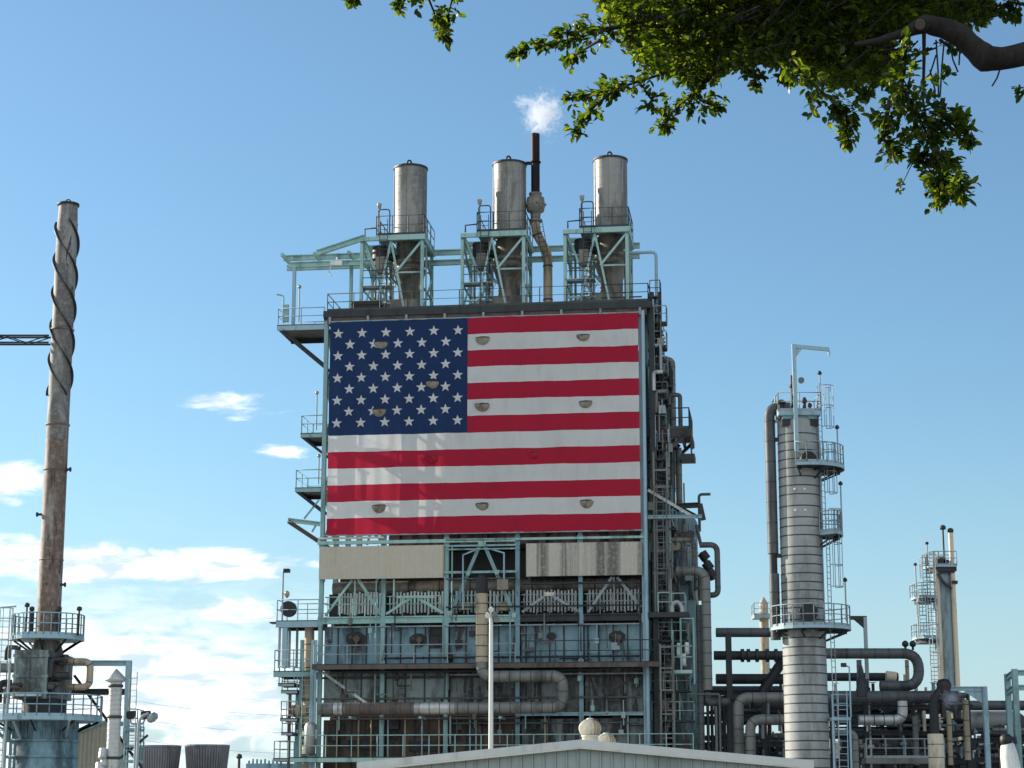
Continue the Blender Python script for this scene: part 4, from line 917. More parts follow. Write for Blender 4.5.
def ring_platform(r0, r1, a0, a1, z, mt='blue', rail=1.1, t=.16, br=True, off=.36):
    cmb = lambda: MB(Matrix.Translation((cx+off, YC, 0)))
    m = cmb(); bm_ = cmb(); n = max(6, int((a1-a0)/15))
    pr = [(r0, z-t), (r1, z-t), (r1, z), (r0, z), (r0, z-t)]
    m.lathe(pr, (0,0,0), n, 0, False, a0, a1)
    m.lathe([(r0, z-t-.01), (r1-.04, z-t-.01), (r1-.04, z-t-.002)], (0,0,0), n, 1, False, a0, a1)  # dark skin below the ring: underside shade put into the colour
    for a_ in (a0, a1):
        c, s = math.cos(R(a_)), math.sin(R(a_)); m.add([(c*r, s*r, zz) for r, zz in pr[:4]], [(0, 1, 2, 3)])
    if br:
        nb = max(2, int((a1-a0)/40))
        for i in range(nb+1):
            a_ = R(a0+(a1-a0)*(i+.02)/(nb+.04)); c, s = math.cos(a_), math.sin(a_)
            bm_.beam((c*(r0+.02), s*(r0+.02), z-t-.55), (c*(r1-.15), s*(r1-.15), z-t-.08), .06, .08)
            bm_.beam((c*(r0), s*(r0), z-t-.06), (c*(r1-.05), s*(r1-.05), z-t-.06), .07, .1)
    p_ = build(m, 'platform', [M[mt], M['dark']], col)
    if br: build(bm_, 'underframe', M['dark'], p_)
    m = cmb(); rr = r1-.05
    full = a1-a0 >= 355
    pts = [(rr*math.cos(R(a0+(a1-a0)*i/n)), rr*math.sin(R(a0+(a1-a0)*i/n)), z) for i in range(n+1)]
    if not full: pts = [(r0*1.1*math.cos(R(a0)), r0*1.1*math.sin(R(a0)), z)] + pts + [(r0*1.1*math.cos(R(a1)), r0*1.1*math.sin(R(a1)), z)]
    m.railing(pts, rail, 1.2, r=.032); build(m, 'railing', M['rail'], p_)
    return p_
# top square platform
zt0 = zc_(415)
m = cmb(); a_ = 22*k_
m.box((-a_, -a_, zt0-.22), (a_*.93, a_, zt0)); m.box((-a_*.8, -a_*.8, zt0-.75), (a_*.75, a_*.8, zt0-.22)); tp = build(m, 'platform', M['blue'], col)
m = cmb(); m.railing([(-a_, a_, zt0), (-a_, -a_, zt0), (a_*.93, -a_, zt0), (a_*.93, a_, zt0), (-a_, a_, zt0)], 1.0, 1.1, r=.035); build(m, 'railing', M['rail'], tp)
m = cmb(); m.lathe([(rc*.8, z1+.2), (rc*.8, zt0-.75)], (0,0,0), 24); m.box((-rc*.85, -rc*.85, z1+.1), (rc*.85, rc*.85, zt0-.76)); build(m, 'top_frame', M['dark'], col)
for dx, dy, h_, r_, mt in ((-.2, .1, 2.2, .12, 'black'), (.35, -.3, .9, .1, 'dark'), (.7, .2, .7, .09, 'lag'), (-.95, -.6, .7, .16, 'dark')):
    m = cmb(); m.tube([(dx, dy, zt0-.3), (dx, dy, zt0+h_)], r_, 10); m.tube([(dx, dy, zt0+h_*.7), (dx, dy, zt0+h_*.7+.15)], r_*1.6, 10); build(m, 'vent', M[mt], col)
m = cmb(); m.tube([(.22, -.35, zt0+1.85), (.22, -.25, zt0+1.85)], .17, 14); build(m, 'disc', M['lagm'], col)
# davit
dv = P(797, 450, YC-rc-.5); dx = dv.x-cx; yy = -rc-.4
m = cmb(); zd0, zd1 = P(798, 452, YC-rc).z, P(797, 346, YC-rc).z
m.beam((dx, yy, zd0), (dx, yy, zd1), .2, .2); build(m, 'davit_post', M['blue'], col)
m = cmb(); ax = P(828, 350, YC-rc).x-cx; m.beam((dx-.1, yy, zd1-.1), (ax, yy, zd1-.28), .14, .2); m.prism([(dx+.08, zd1-.15), (dx+.5, zd1-.18), (dx+.08, zd1-.75)], 1, yy-.03, yy+.03); m.tube([(ax-.02, yy, zd1-.3), (ax-.02, yy, zd1-.6)], .06, 6); build(m, 'davit_arm', M['blue'], col)
# platforms
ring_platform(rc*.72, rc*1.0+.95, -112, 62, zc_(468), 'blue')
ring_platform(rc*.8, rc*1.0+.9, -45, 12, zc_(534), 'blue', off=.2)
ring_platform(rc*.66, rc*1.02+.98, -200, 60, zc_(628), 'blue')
for y, r_ in ((464, .38), (615, .42)):
    m = cmb(); an = R(-88 if y == 615 else -78); c, s = math.cos(an), math.sin(an)
    m.tube([(c*rc*.9, s*rc*.9, zc_(y)), (c*(rc+.35), s*(rc+.35), zc_(y))], r_, 18); m.tube([(c*(rc+.33), s*(rc+.33), zc_(y)), (c*(rc+.45), s*(rc+.45), zc_(y))], r_*1.15, 18); build(m, 'manway', M['black'], col)
lx = P(826, 560, YC).x-cx
for b0, t0, off in ((628, 528, .05), (534, 462, -.1), (468, 405, -.15)):
    m = cmb(); m.ladder((lx+off, -.5, zc_(b0)), (lx+off, -.5, zc_(t0)+.9), (1, -.6, 0), .45, cage=2.1); build(m, 'ladder', M['rail'], col)
m = cmb(); m.ladder((lx+.2, -.6, 0), (lx+.1, -.6, zc_(622)), (1, -.6, 0), .5); build(m, 'ladder', M['rail'], col)
for dxp, y0, y1 in ((837.5, 466, 430), (820, 412, 376), (841, 528, 486), (845.5, 622, 582), (822, 655, 440)):
    u = P(dxp, (y0+y1)/2, YC-.4).x-cx; m = cmb(); m.tube([(u, -.5, zc_(y0)), (u, -.5, zc_(y1))], .04, 6); lp = build(m, 'lamp_post', M['rail'], col)
    if dxp != 822:
        m = cmb(); m.lathe([(.03, -.05), (.11, -.02), (.12, .08), (.04, .18)], (u, -.5, zc_(y1)), 10); build(m, 'lamp_head', M['dark'], lp)
m = cmb(); xw = P(786.5, 500, YC).x-cx-.25; m.tube([(xw+.05, -.2, 3), (xw, -.2, zc_(470))], .06, 6); build(m, 'conduit', M['lagm'], col)
# overhead line
ox = P(772, 520, YC).x-cx
m = cmb(); r_ = 5.4*k_
m.tube(fillet([(ox, -.1, zc_(554)), (ox, -.1, zc_(408)), (-.4, -.1, zc_(408))], .75, 8), r_, 16, 1.1, 0, 1, bw=.04, bo=1.03)
m.tube([(ox, -.1, zc_(578)), (ox, -.1, zc_(553))], r_*.72, 14, 0, 1); m.tube([(ox+.02, -.1, zc_(640)), (ox+.02, -.1, zc_(574))], r_*.92, 14, 1.0, 0, 1)
for y in (440, 556): m.box((ox, -.2, zc_(y)-.1), (-rc*.9, 0, zc_(y)+.1), 1)
build(m, 'overhead_pipe', [M['lag'], M['dark']], col)

# ================================================================== PIPES AND WALKWAYS RIGHT OF THE COLUMN
YQ = 116.0
br = thing('pipe_support', 'tall grey bracket post with a gusset arm just right of the column platform', 'post', V((P(866, 700, YQ+2).x, YQ+2, 0)))
YB = YQ+2; x = P(866.5, 660, YB).x; zt = P(866, 617, YB).z
m = wmb(); m.beam((x, YB, 0), (x, YB, zt), .2, .2, prof='I'); build(m, 'post', M['rail'], br)
m = wmb(); xl = P(850, 618, YB).x; m.beam((xl, YB, zt-.05), (x+.1, YB, zt-.05), .18, .22); m.prism([(xl+.15, zt-.1), (x, zt-.1), (x, zt-.75)], 1, YB-.03, YB+.03); build(m, 'arm', M['dark'], br)
hairpin = pipe(W0, [(826, 653.5), (918, 653.5), (917, 686), (880, 686)], YQ, 5.3, 'lag', 'dark hairpin pipe with a round U bend at the right of the column', .8, 2.9)
pipe(W0, [(826, 677), (898, 677)], YQ+3, 4.2, 'dark', 'straight dark pipe running behind the hairpin pipe', 1.2)
m = wmb(); a_, b_ = P(886, 676, YQ+2.5), P(896, 677, YQ+2.5); m.tube([a_, b_], .3, 12); top(m, 'pipe_sleeve', M['cream'], 'short cream sleeve on the dark pipe inside the hairpin bend', 'pipe')
pipe(W0, [(826, 697), (958, 697)], YQ-1, 6.2, 'lag', 'long thick grey pipe running right from the column across the rack', .9)
pipe(W0, [(859, 720), (903, 720), (905.5, 701)], YQ-2, 5.0, 'galv', 'shiny galvanised pipe turning up into the long grey pipe', .55, 2.2)
pipe(W0, [(832, 732.5), (855, 733), (857, 775)], YQ-5, 3.1, 'lagm', 'small grey pipe elbow turning down at the foot of the column', .6, 2.2)
pipe(W0, [(945, 705.5), (1040, 705.5)], YQ+6, 5.0, 'lag', 'dark straight pipe at the right edge passing behind the steel frames', 1.6)
for px_, y0, y1, r_, mt, lb_ in ((968, 760, 700, 3.2, 'lagt', 'tan upright pipe near the small steam leak at the right'), (860, 690, 660, 2.6, 'lagm', 'grey upright pipe stub under the hairpin pipe, left one'), (908, 690, 660, 2.0, 'lagt', 'tan upright pipe stub inside the U bend'), (951, 765, 712, 2.6, 'lagt', 'thin tan upright pipe right of the cream drum'), (917, 765, 716, 3.0, 'lagm', 'grey upright pipe left of the cream drum')):
    pipe(W0, [(px_, y0), (px_, y1)], YQ+1, r_, mt, lb_, .9)
for px_ in (905.5, 913):
    p = P(px_, 650, YQ); m = wmb(); m.tube([p, p+V((0, 0, .2))], .07, 8); m.lathe([(.05, .15), (.19, .25), (.2, .4), (.1, .52), (.01, .55)], p, 12); build(m, 'vent_cap', M['black'], hairpin)
p = P(862, 697, YQ-2); m = wmb(); m.tube([p+V((0,0,0)), p+V((0,0,1.0)), p+V((0,0,1.05)), p+V((0,0,1.5)), p+V((0,0,1.8))], [.3, .3, .18, .14, .05], 12); m.tube([p+V((0,-.2,.4)), p+V((0,.2,.4))], .3, 12); top(m, 'relief_valve', M['dark'], 'dark upright relief valve standing on the long grey pipe beside the bracket post', 'valve')
rk2, xs2 = rack('pipe_rack', 'crowded dark steel pipe rack right of the column, under the long grey pipe', [832, 866, 900, 934, 968], YQ+2, 6, [704, 730, 757], 'dark', 700)
zt2 = [P(880, y, YQ+2).z for y in (704, 730, 757)]
fill_pipes(rk2, xs2[0], xs2[-1], YQ+2, zt2, 44, ('dark', 'lag', 'lag', 'lagm', 'rail', 'lagt', 'dark'), (.05, .17))
for k in range(34):
    x = rnd.uniform(xs2[0], xs2[-1]); y = YQ+2+rnd.uniform(-1.2, 1.5); z = rnd.choice(zt2); m = wmb(); h_ = rnd.uniform(.5, 1.4)
    m.tube([(x, y, z-.1), (x, y, z+h_)], rnd.uniform(.04, .12), 7)
    if k % 2: m.tube([(x-.18, y, z+h_*.6), (x+.18, y, z+h_*.6)], .12, 8)
    if k % 3 == 0: m.lathe([(.02, -.02), (.2, -.01), (.2, .02), (.02, .03)], (x, y, z+h_+.05), 10)
    build(m, 'valve', M[rnd.choice(('dark', 'lag', 'lagm', 'galv', 'cream', 'teal'))], rk2)
rk3, xs3 = rack('pipe_rack', 'low dark pipe rack at the right edge with small valves under the dark pipe', [972, 1000, 1030], YQ+3, 6, [738, 757], 'dark', 738)
zt3 = [P(1000, y, YQ+3).z for y in (738, 757)]
fill_pipes(rk3, xs3[0], xs3[-1]+2, YQ+3, zt3, 18, ('dark', 'lag', 'lagm', 'teal', 'galv'))
for k in range(16):
    x = rnd.uniform(xs3[0]-1, xs3[-1]); y = YQ+3+rnd.uniform(-1.2, 1); z = rnd.choice(zt3); m = wmb(); h_ = rnd.uniform(.4, 1.1)
    m.tube([(x, y, z-.1), (x, y, z+h_)], rnd.uniform(.04, .11), 7); m.tube([(x-.16, y, z+h_*.6), (x+.16, y, z+h_*.6)], .11, 8)
    build(m, 'valve', M[rnd.choice(('dark', 'lagm', 'galv', 'white', 'teal'))], rk3)
p0, p1 = P(866, 758, YQ-3), P(945, 758, YQ-3)
wk = thing('walkway', 'grey railed walkway low on the pipe rack right of the column', 'walkway', V((p0.x, YQ-3, 0)))
m = wmb(); m.box((p0.x, YQ-3, p0.z-.3), (p1.x, YQ-1.5, p0.z)); build(m, 'deck', M['lagm'], wk)
m = wmb(); m.railing([(p0.x+.05, YQ-2.95, p0.z), (p1.x, YQ-2.95, p0.z)], 1.05, 1.2); build(m, 'railing', M['rail'], wk)
for f in (.05, .5, .95): x = p0.x+(p1.x-p0.x)*f; m = wmb(); m.beam((x, YQ-2.3, 0), (x, YQ-2.3, p0.z-.3), .2, .2, prof='I'); build(m, 'post', M['dark'], wk)
# ladder with its small landing at the foot of the column
ll = thing('ladder_landing', 'pale blue ladder landing with a lamp post hugging the foot of the column', 'platform', V((P(840, 760, YC-1.5).x, YC-1.5, 0)))
z = P(842, 717, YC-1.5).z; xa, xb = P(832, 717, YC-1.5).x, P(851, 717, YC-1.5).x
m = wmb(); m.box((xa, YC-1.5, z-.16), (xb, YC-.3, z)); build(m, 'deck', M['blue'], ll)
m = wmb(); m.railing([(xa+.05, YC-1.45, z), (xb, YC-1.45, z), (xb, YC-.4, z)], 1.15, .8, r=.035, toe=False); build(m, 'railing', M['blue'], ll)
for x in (xa+.05, xb-.05): m = wmb(); m.beam((x, YC-1.4, 0), (x, YC-1.4, z-.16), .1, .1); build(m, 'post', M['blue'], ll)
m = wmb(); m.ladder((xa+.45, YC-1.65, 0), (xa+.55, YC-1.65, z+1.3), (0, -1, 0), .45); build(m, 'ladder', M['blue'], ll)
m = wmb(); x = P(850, 690, YC-1.5).x; m.tube([(x, YC-1.5, z), (x, YC-1.5, P(848, 667, YC-1.5).z), (x-.25, YC-1.5, P(848, 665, YC-1.5).z)], .045, 6); lp = build(m, 'lamp_post', M['blue'], ll)
m = wmb(); m.box((x-.42, YC-1.6, P(848, 667, YC-1.5).z), (x-.15, YC-1.4, P(848, 663, YC-1.5).z)); build(m, 'lamp_head', M['dark'], lp)
# cream drum with a black pipe on it
dr = thing('drum', 'cream insulated drum with a black pipe rising from it at the lower right', 'drum', V((P(936, 768, YQ-6).x, YQ-6, 0)))
x = P(936, 750, YQ-6).x; r_ = 7.9*mpp(750, YQ-6); zt = P(936, 735, YQ-6).z
m = wmb(); m.lathe([(r_, 0), (r_, zt), (r_*.9, zt+.06), (.05, zt+.08)], (x, YQ-6, 0), 28)
for h_ in (.5, 1.2, 1.9, 2.6, 3.3, 4.0): m.lathe([(r_, zt-h_-.02), (r_+.012, zt-h_), (r_, zt-h_+.02)], (x, YQ-6, 0), 28, 1)
build(m, 'shell', [M['cream'], M['strap']], dr)
m = wmb(); m.tube(fillet([(x-.05, YQ-6, zt), (x, YQ-6, P(936, 700, YQ-6).z), (x+.5, YQ-6, P(936, 688, YQ-6).z), (x+.6, YQ-6, P(936, 684, YQ-6).z)], .3, 4), [.26]*1 + [.26]*15 if False else .26, 12); build(m, 'black_pipe', M['black'], dr)
p = P(944, 688, YQ-6)
m = wmb(); m.lathe([(.1, -.9), (.3, -.7), (.36, -.1), (.42, .2), (.3, .45), (.05, .5)], p, 14); m.tube([p+V((.2, 0, -.5)), p+V((.9, 0, -.7))], .1, 8); m.tube([p+V((-.1,0,-.8)), p+V((-.1,0,-1.6))], .16, 8); top(m, 'relief_valve', M['black'], 'black bulbous valve at the right end of the long grey pipe, beside the steam', 'valve')
# white lagged pipe with a black valve on top
wp = thing('pipe_stub', 'slanting white lagged pipe stub topped with a black valve in the lower right corner', 'pipe', V((P(1012, 775, 100).x, 100, 0)))
a_, b_ = P(1016, 800, 100), P(1007.5, 745, 100)
m = wmb(); m.tube([a_, a_.lerp(b_, .5), a_.lerp(b_, .8), b_, b_+V((-.02, 0, .1))], [.5, .48, .43, .34, .2], 18); build(m, 'jacket', M['white'], wp)
m = wmb(); m.lathe([(.1, -.15), (.26, -.1), (.32, .1), (.3, .3), (.18, .42), (.02, .46)], b_+V((-.05, 0, .1)), 14); m.tube([b_+V((.2, 0, .3)), b_+V((.38, 0, .32)), b_+V((.38, 0, .05))], .12, 8); build(m, 'valve', M['black'], wp)
m = wmb(); m.tube([P(1001.5, 748, 100.3), P(1004, 790, 100.3)], .14, 10); build(m, 'side_pipe', M['maroon'], wp)
# grey steel portal frames
f1 = thing('steel_portal', 'grey steel portal frame with a gusseted arm near the steam leak at the right', 'frame', V((P(986, 740, YQ-5).x, YQ-5, 0)))
x = P(986, 720, YQ-5).x; zt = P(986, 686.5, YQ-5).z; xl = P(944, 687, YQ-5).x
m = wmb(); m.beam((x, YQ-5, 0), (x, YQ-5, zt), .26, .26, prof='I'); build(m, 'post', M['blue'], f1)
m = wmb(); m.beam((xl, YQ-5, zt-.12), (x+.13, YQ-5, zt-.12), .2, .24, prof='I'); m.prism([(x-1.2, zt-.2), (x-.12, zt-.2), (x-.12, zt-.95)], 1, YQ-5.03, YQ-4.97); build(m, 'arm', M['blue'], f1)
f2 = thing('steel_portal', 'pale green braced steel portal frame at the right edge of the picture', 'frame', V((P(1016, 740, YQ-6).x, YQ-6, 0)))
for px_, dy, tp in ((1017, 0, 669), (1009.5, 4, 677), (1060, 0, 669), (1055, 4, 677)):
    x = P(px_, 720, YQ-6+dy).x; m = wmb(); m.beam((x, YQ-6+dy, 0), (x, YQ-6+dy, P(1017, 669, YQ-6).z), .3, .3, prof='I'); build(m, 'post', M['mint'], f2)
zt = P(1017, 670, YQ-6).z; x = P(1017, 720, YQ-6).x; x2 = P(1060, 720, YQ-6).x
for z in (zt-.15, zt-.95):
    m = wmb(); m.beam((x, YQ-6, z), (x2, YQ-6, z), .24, .3, prof='I'); build(m, 'beam', M['mint'], f2)
    m = wmb(); m.beam((x, YQ-6, z), (P(1009.5, 720, YQ-2).x, YQ-2, z), .24, .3, prof='I'); build(m, 'beam', M['mint'], f2)

# ================================================================== FAR COLUMN
YF = 165.0
kf = mpp(620, YF); fx = P(945, 640, YF).x; zq = lambda y: P(946, y, YF).z
fc = thing('far_column', 'slender pale green column with cream side pipes, farther back at the right', 'column', V((fx, YF, 0)))
fmb = lambda: MB(Matrix.Translation((fx, YF, 0)))
m = fmb(); r_ = 10*kf; m.lathe([(r_*1.05, 0), (r_, zq(572)), (r_*.7, zq(566)), (.1, zq(564))], (0,0,0), 24); build(m, 'shell', M['teal'], fc)
for dx0, dx1, y1, r2, mt in ((-7.5, -7.5, 560, 3.0, 'cream'), (9.0, 8.6, 534, 2.5, 'cream'), (1, 1, 531, .9, 'dark'), (-5, -5, 552, .9, 'rail')):
    m = fmb(); m.tube([(dx0*kf, -.7, 0), (dx1*kf, -.7, zq(y1))], r2*kf, 12); build(m, 'side_pipe', M[mt], fc)
    if y1 < 550: m = fmb(); m.lathe([(.1, 0), (.25, .05), (.25, .3), (.1, .4)], (dx1*kf, -.7, zq(y1)), 10); build(m, 'pipe_cap', M['dark'], fc)
for y, x0, x1 in ((567, -16, 12), (598, -30, -12), (638, -30, -9)):
    z = zq(y); m = fmb(); m.prism([(x1*kf, -1.3), (x0*kf+.5, -1.3), (x0*kf, -.7), (x0*kf, 1.3), (x1*kf, 1.3)], 2, z-.12, z); m.prism([(x1*kf, -1.1), (x0*kf+.7, -1.1), (x0*kf+.3, -.6), (x0*kf+.3, 1.1), (x1*kf, 1.1)], 2, z-.45, z-.12, 1); p_ = build(m, 'platform', [M['blue'], M['dark']], fc)
    m = fmb(); m.railing([(x1*kf, -1.25, z), (x0*kf+.5, -1.25, z), (x0*kf, -.7, z), (x0*kf, 1.25, z), (x1*kf, 1.25, z)], 1.15, 1.2, r=.04); build(m, 'railing', M['rail'], p_)
m = fmb(); m.box((-6*kf, -1, zq(574)), (10*kf, 1, zq(569))); m.box((7*kf, -1.1, zq(585)), (12.5*kf, .8, zq(582))); m.tube(fillet([(-7*kf, -.9, zq(575)), (-2*kf, -1.1, zq(584)), (6*kf, -1.1, zq(590))], .3, 4), .12, 8); m.tube([(-3*kf, -.8, zq(570)), (-3*kf, -.8, zq(558))], .3, 10); m.tube([(3*kf, -.8, zq(570)), (3*kf, -.8, zq(561))], .2, 10); build(m, 'top_gear', M['dark'], fc)
m = fmb(); m.ladder((-15*kf, -1.2, zq(720)), (-15*kf, -1.2, zq(555)), (0, -1, 0), .55, cage=3, r=.04); build(m, 'ladder', M['rail'], fc)
m = fmb(); m.ladder((-24*kf, -1.2, zq(636)), (-24*kf, -1.2, zq(592)), (-.5, -1, 0), .55, cage=1.5, r=.04); m.ladder((-19*kf, -1.2, zq(598)), (-19*kf, -1.2, zq(560)), (-.5, -1, 0), .55, cage=1.5, r=.04); build(m, 'ladder', M['rail'], fc)
for dx, y0, y1 in ((-17, 567, 546), (-29.5, 598, 567), (-29, 638, 605)):
    m = fmb(); m.tube([(dx*kf, -1.2, zq(y0)), (dx*kf, -1.2, zq(y1))], .06, 6); lp = build(m, 'lamp_post', M['rail'], fc)
    m = fmb(); m.lathe([(.05, -.05), (.15, .0), (.15, .14), (.05, .2)], (dx*kf, -1.2, zq(y1)), 10); build(m, 'lamp_head', M['dark'], lp)
# a small far column seen through the gap left of the tall column
YF2 = 185.0; x = P(764.5, 640, YF2).x; k2 = mpp(620, YF2); fc2 = thing('far_column', 'small far column with a railed platform glimpsed just left of the tall column', 'column', V((x, YF2, 0)))
m = MB(); m.lathe([(4.5*k2, 0), (4.5*k2, P(764, 603, YF2).z), (2.5*k2, P(764, 600, YF2).z), (.05, P(764, 597, YF2).z)], (x, YF2, 0), 18); build(m, 'shell', M['lagt'], fc2)
z = P(764, 616, YF2).z; m = MB(); m.box((x-11*k2, YF2-1.2, z-.25), (x+6*k2, YF2+1.2, z)); p_ = build(m, 'platform', M['rail'], fc2)
m = MB(); m.railing([(x+6*k2, YF2-1.1, z), (x-11*k2, YF2-1.1, z), (x-11*k2, YF2+1.1, z)], 1.1, 1, r=.04); build(m, 'railing', M['rail'], p_)
# ================================================================== HEATER WITH ITS TALL STACK, AT THE LEFT
YL = 108.0
kl = mpp(600, YL); hx = P(47.5, 640, YL).x; zl = lambda y: P(48, y, YL).z
ht = thing('heater_stack', 'tall rust streaked chimney with spiral strakes standing on its heater at the left', 'chimney', V((hx, YL, 0)))
hm = lambda: MB(Matrix.Translation((hx, YL, 0)))
r1 = 10.9*kl; zt, zb = zl(206), zl(652)
m = hm(); m.lathe([(r1*1.1, zb), (r1*1.08, zl(560)), (r1*1.03, zl(440))], (0,0,0), 28); m.lathe([(r1*1.03, zl(440)), (r1*1.02, zl(420)), (r1*.98, zl(230)), (r1*.90, zl(212)), (r1*.90, zt)], (0,0,0), 28, 2)
m.lathe([(r1*.8, zt-1), (r1*.8, zt), (r1*1.04, zt), (r1*1.04, zt+.12), (r1*.84, zt+.12), (r1*.84, zt)], (0,0,0), 28, 1)
for y in (330, 425, 470, 560): z = zl(y); m.lathe([(r1, z-.05), (r1*1.12, z-.04), (r1*1.12, z+.04), (r1, z+.05)], (0,0,0), 28, 0)
ck = build(m, 'chimney', [M['flare'], M['dark'], M['flareg']], ht)
m = hm(); m.tube([(.06*math.cos(R(a_))*2.4, -.1, zt+.22+.13*math.sin(R(a_))) for a_ in range(-30, 211, 40)], .035, 6); build(m, 'lifting_lug', M['dark'], ck)
zs0, zs1 = zl(396), zl(222)
for s in range(3):
    m = hm(); N = 90; turns = 1.75; vs = []
    for i in range(N+1):
        f = i/N; a_ = R(200 + s*120) - 2*math.pi*turns*f; z = zs0+(zs1-zs0)*f
        for r_, dz in ((r1*.98, -.03), (r1*1.24, -.04), (r1*1.24, .04), (r1*.98, .04)): vs.append((r_*math.cos(a_), r_*math.sin(a_), z+dz))
    m.add(vs, [(4*i+j, 4*i+(j+1) % 4, 4*i+4+(j+1) % 4, 4*i+4+j) for i in range(N) for j in range(4)], 0)
    build(m, 'strake', M['dark'], ck)
for y, s in ((470, 1), (515, -1), (585, 1)):
    m = hm(); m.tube([(s*r1*.9, -.2, zl(y)), (s*(r1+.3), -.2, zl(y))], .07, 7); m.tube([(s*(r1+.22), -.2, zl(y)), (s*(r1+.3), -.2, zl(y))], .13, 8); build(m, 'nozzle', M['dark'], ck)
def hring(r0, r1_, a0, a1, z, nm, mt):
    m = hm(); n = max(8, int((a1-a0)/12)); m.lathe([(r0, z-.2), (r1_, z-.2), (r1_, z), (r0, z), (r0, z-.2)], (0,0,0), n, 0, False, a0, a1)
    for i in range(9):
        a_ = R(a0+(a1-a0)*i/8); c, s = math.cos(a_), math.sin(a_); m.beam((c*r0*.7, s*r0*.7, z-1.1), (c*(r1_-.15), s*(r1_-.15), z-.22), .08, .1, 1)
    p_ = build(m, nm, [M[mt], M['dark']], ht); m = hm(); rr = r1_-.05
    m.railing([(rr*math.cos(R(a0+(a1-a0)*i/n)), rr*math.sin(R(a0+(a1-a0)*i/n)), z) for i in range(n+1)], 1.15, 1.2, r=.035); build(m, 'railing', M['blue'], p_); return p_
pf = hring(r1*1.1, 36*kl, 0, 360, zl(637), 'platform', 'blue')
for dx, dz in ((34, 1.3), (-18, 1.5), (-13, 1.3), (14, 1.3)):
    m = hm(); m.tube([(dx*kl, -.9, zl(637)), (dx*kl, -.9, zl(637)+dz)], .05 if abs(dx) > 15 else .14, 7); m.lathe([(.02, 0), (.14, .04), (.14, .2), (.03, .26)], (dx*kl, -.9, zl(637)+dz), 8); build(m, 'lamp_post', M['dark'], pf)
m = hm(); m.lathe([(r1*1.1, zl(640)), (r1*1.5, zl(652)), (r1*1.5, zl(656))], (0,0,0), 20); build(m, 'transition', M['stackd'], ht)
# box section
bz0, bz1 = zl(700), zl(652)
m = hm(); bx0, bx1 = -25*kl, 8*kl
m.box((bx0, -1.5, bz0), (bx1, 1.3, bz1)); m.box((bx1, -.9, bz0), (bx1+14*kl, 1.1, bz1-.2))
for z in (bz0+.3, (bz0+bz1)/2-.1, bz1-.3): m.box((bx0-.06, -1.57, z-.08), (bx1+.06, 1.36, z+.08))
for x in (bx0, bx0+.7, bx1-.15): m.box((x, -1.56, bz0), (x+.14, -1.5, bz1))
build(m, 'convection_box', M['grey'], ht)
m = hm(); m.box((bx1+.1, -1.0, bz1-1.6), (bx1+.55, -.9, bz1-.5)); m.box((bx1+.75, -1.02, bz0+.3), (bx1+.85, -.9, bz1-.2)); build(m, 'hatch', M['brownb'], ht)
for k in range(16):
    x = rnd.choice((rnd.uniform(-36, -24), rnd.uniform(9, 28)))*kl; z = rnd.uniform(bz0-.6, bz1-.4); m = hm(); y = rnd.uniform(-1.9, -1.0); L = rnd.uniform(.3, 1.2)
    if k % 2: m.tube([(x-L*.5, y, z), (x+L*.5, y, z)], rnd.uniform(.08, .2), 9)
    else: m.tube(fillet([(x, y, z), (x, y, z+L), (x+.5, y+.3, z+L)], .2, 3), rnd.uniform(.06, .14), 8)
    build(m, 'pipe', M[rnd.choice(('dark', 'brownb', 'lag', 'lag'))], ht)
m = hm(); m.box((-26*kl, -1.9, zl(698)), (4*kl, -1.5, zl(696))); build(m, 'tray', M['fin'], ht)
m = hm(); m.lathe([(r1*2.0, zl(727)), (r1*2.0, zl(697))], (0,0,0), 24); build(m, 'neck', M['dark'], ht)
pf2 = hring(r1*2.4, 57*kl, 0, 360, zl(718), 'platform', 'blue')
m = hm(); rd = 33*kl; rd2 = 30*kl; zz_ = zl(721); m.lathe([(rd*1.0, zz_), (rd*1.0, zl(741)), (rd*1.04, zl(742)), (rd*1.04, 0)], (0,0,0), 36)
for k in range(24): a_ = 2*math.pi*k/24; c, s = math.cos(a_), math.sin(a_); m.beam((c*rd*1.02, s*rd*1.02, zl(741)), (c*rd*1.02, s*rd*1.02, zz_), .08, .1)
for y in (741, 757): z = zl(y); m.lathe([(rd*1.03, z-.07), (rd*1.08, z-.06), (rd*1.08, z+.06), (rd*1.03, z+.07)], (0,0,0), 36)
build(m, 'firebox', M['wall'], ht)
for dx in (-33, -14, 26):
    m = hm(); m.beam((dx*kl, -rd*.98 if abs(dx) < 20 else -rd*.5, zl(740)), (dx*kl*1.35, -rd*1.35, zl(722)), .12, .12); build(m, 'brace', M['rail'], ht)
m = hm(); m.tube([(-26*kl, -2.6, 0), (-24*kl, -2.6, zl(665))], .07, 7); build(m, 'standpipe', M['rail'], ht)
pipe(W0, [(66, 661.5), (90.5, 663), (90.5, 687), (68, 687)], YL-.6, 3.4, 'lagt', 'tan loop of pipe on the right side of the heater box under the chimney', .9, 2.2)
pipe(W0, [(-30, 668), (26, 667)], YL-1, 4.8, 'lagm', 'grey pipe entering the heater box from the left edge', 1.0)
pipe(W0, [(-30, 691), (26, 691)], YL-1, 2.6, 'dark', 'dark pipe entering the heater box low from the left edge', 1.0)
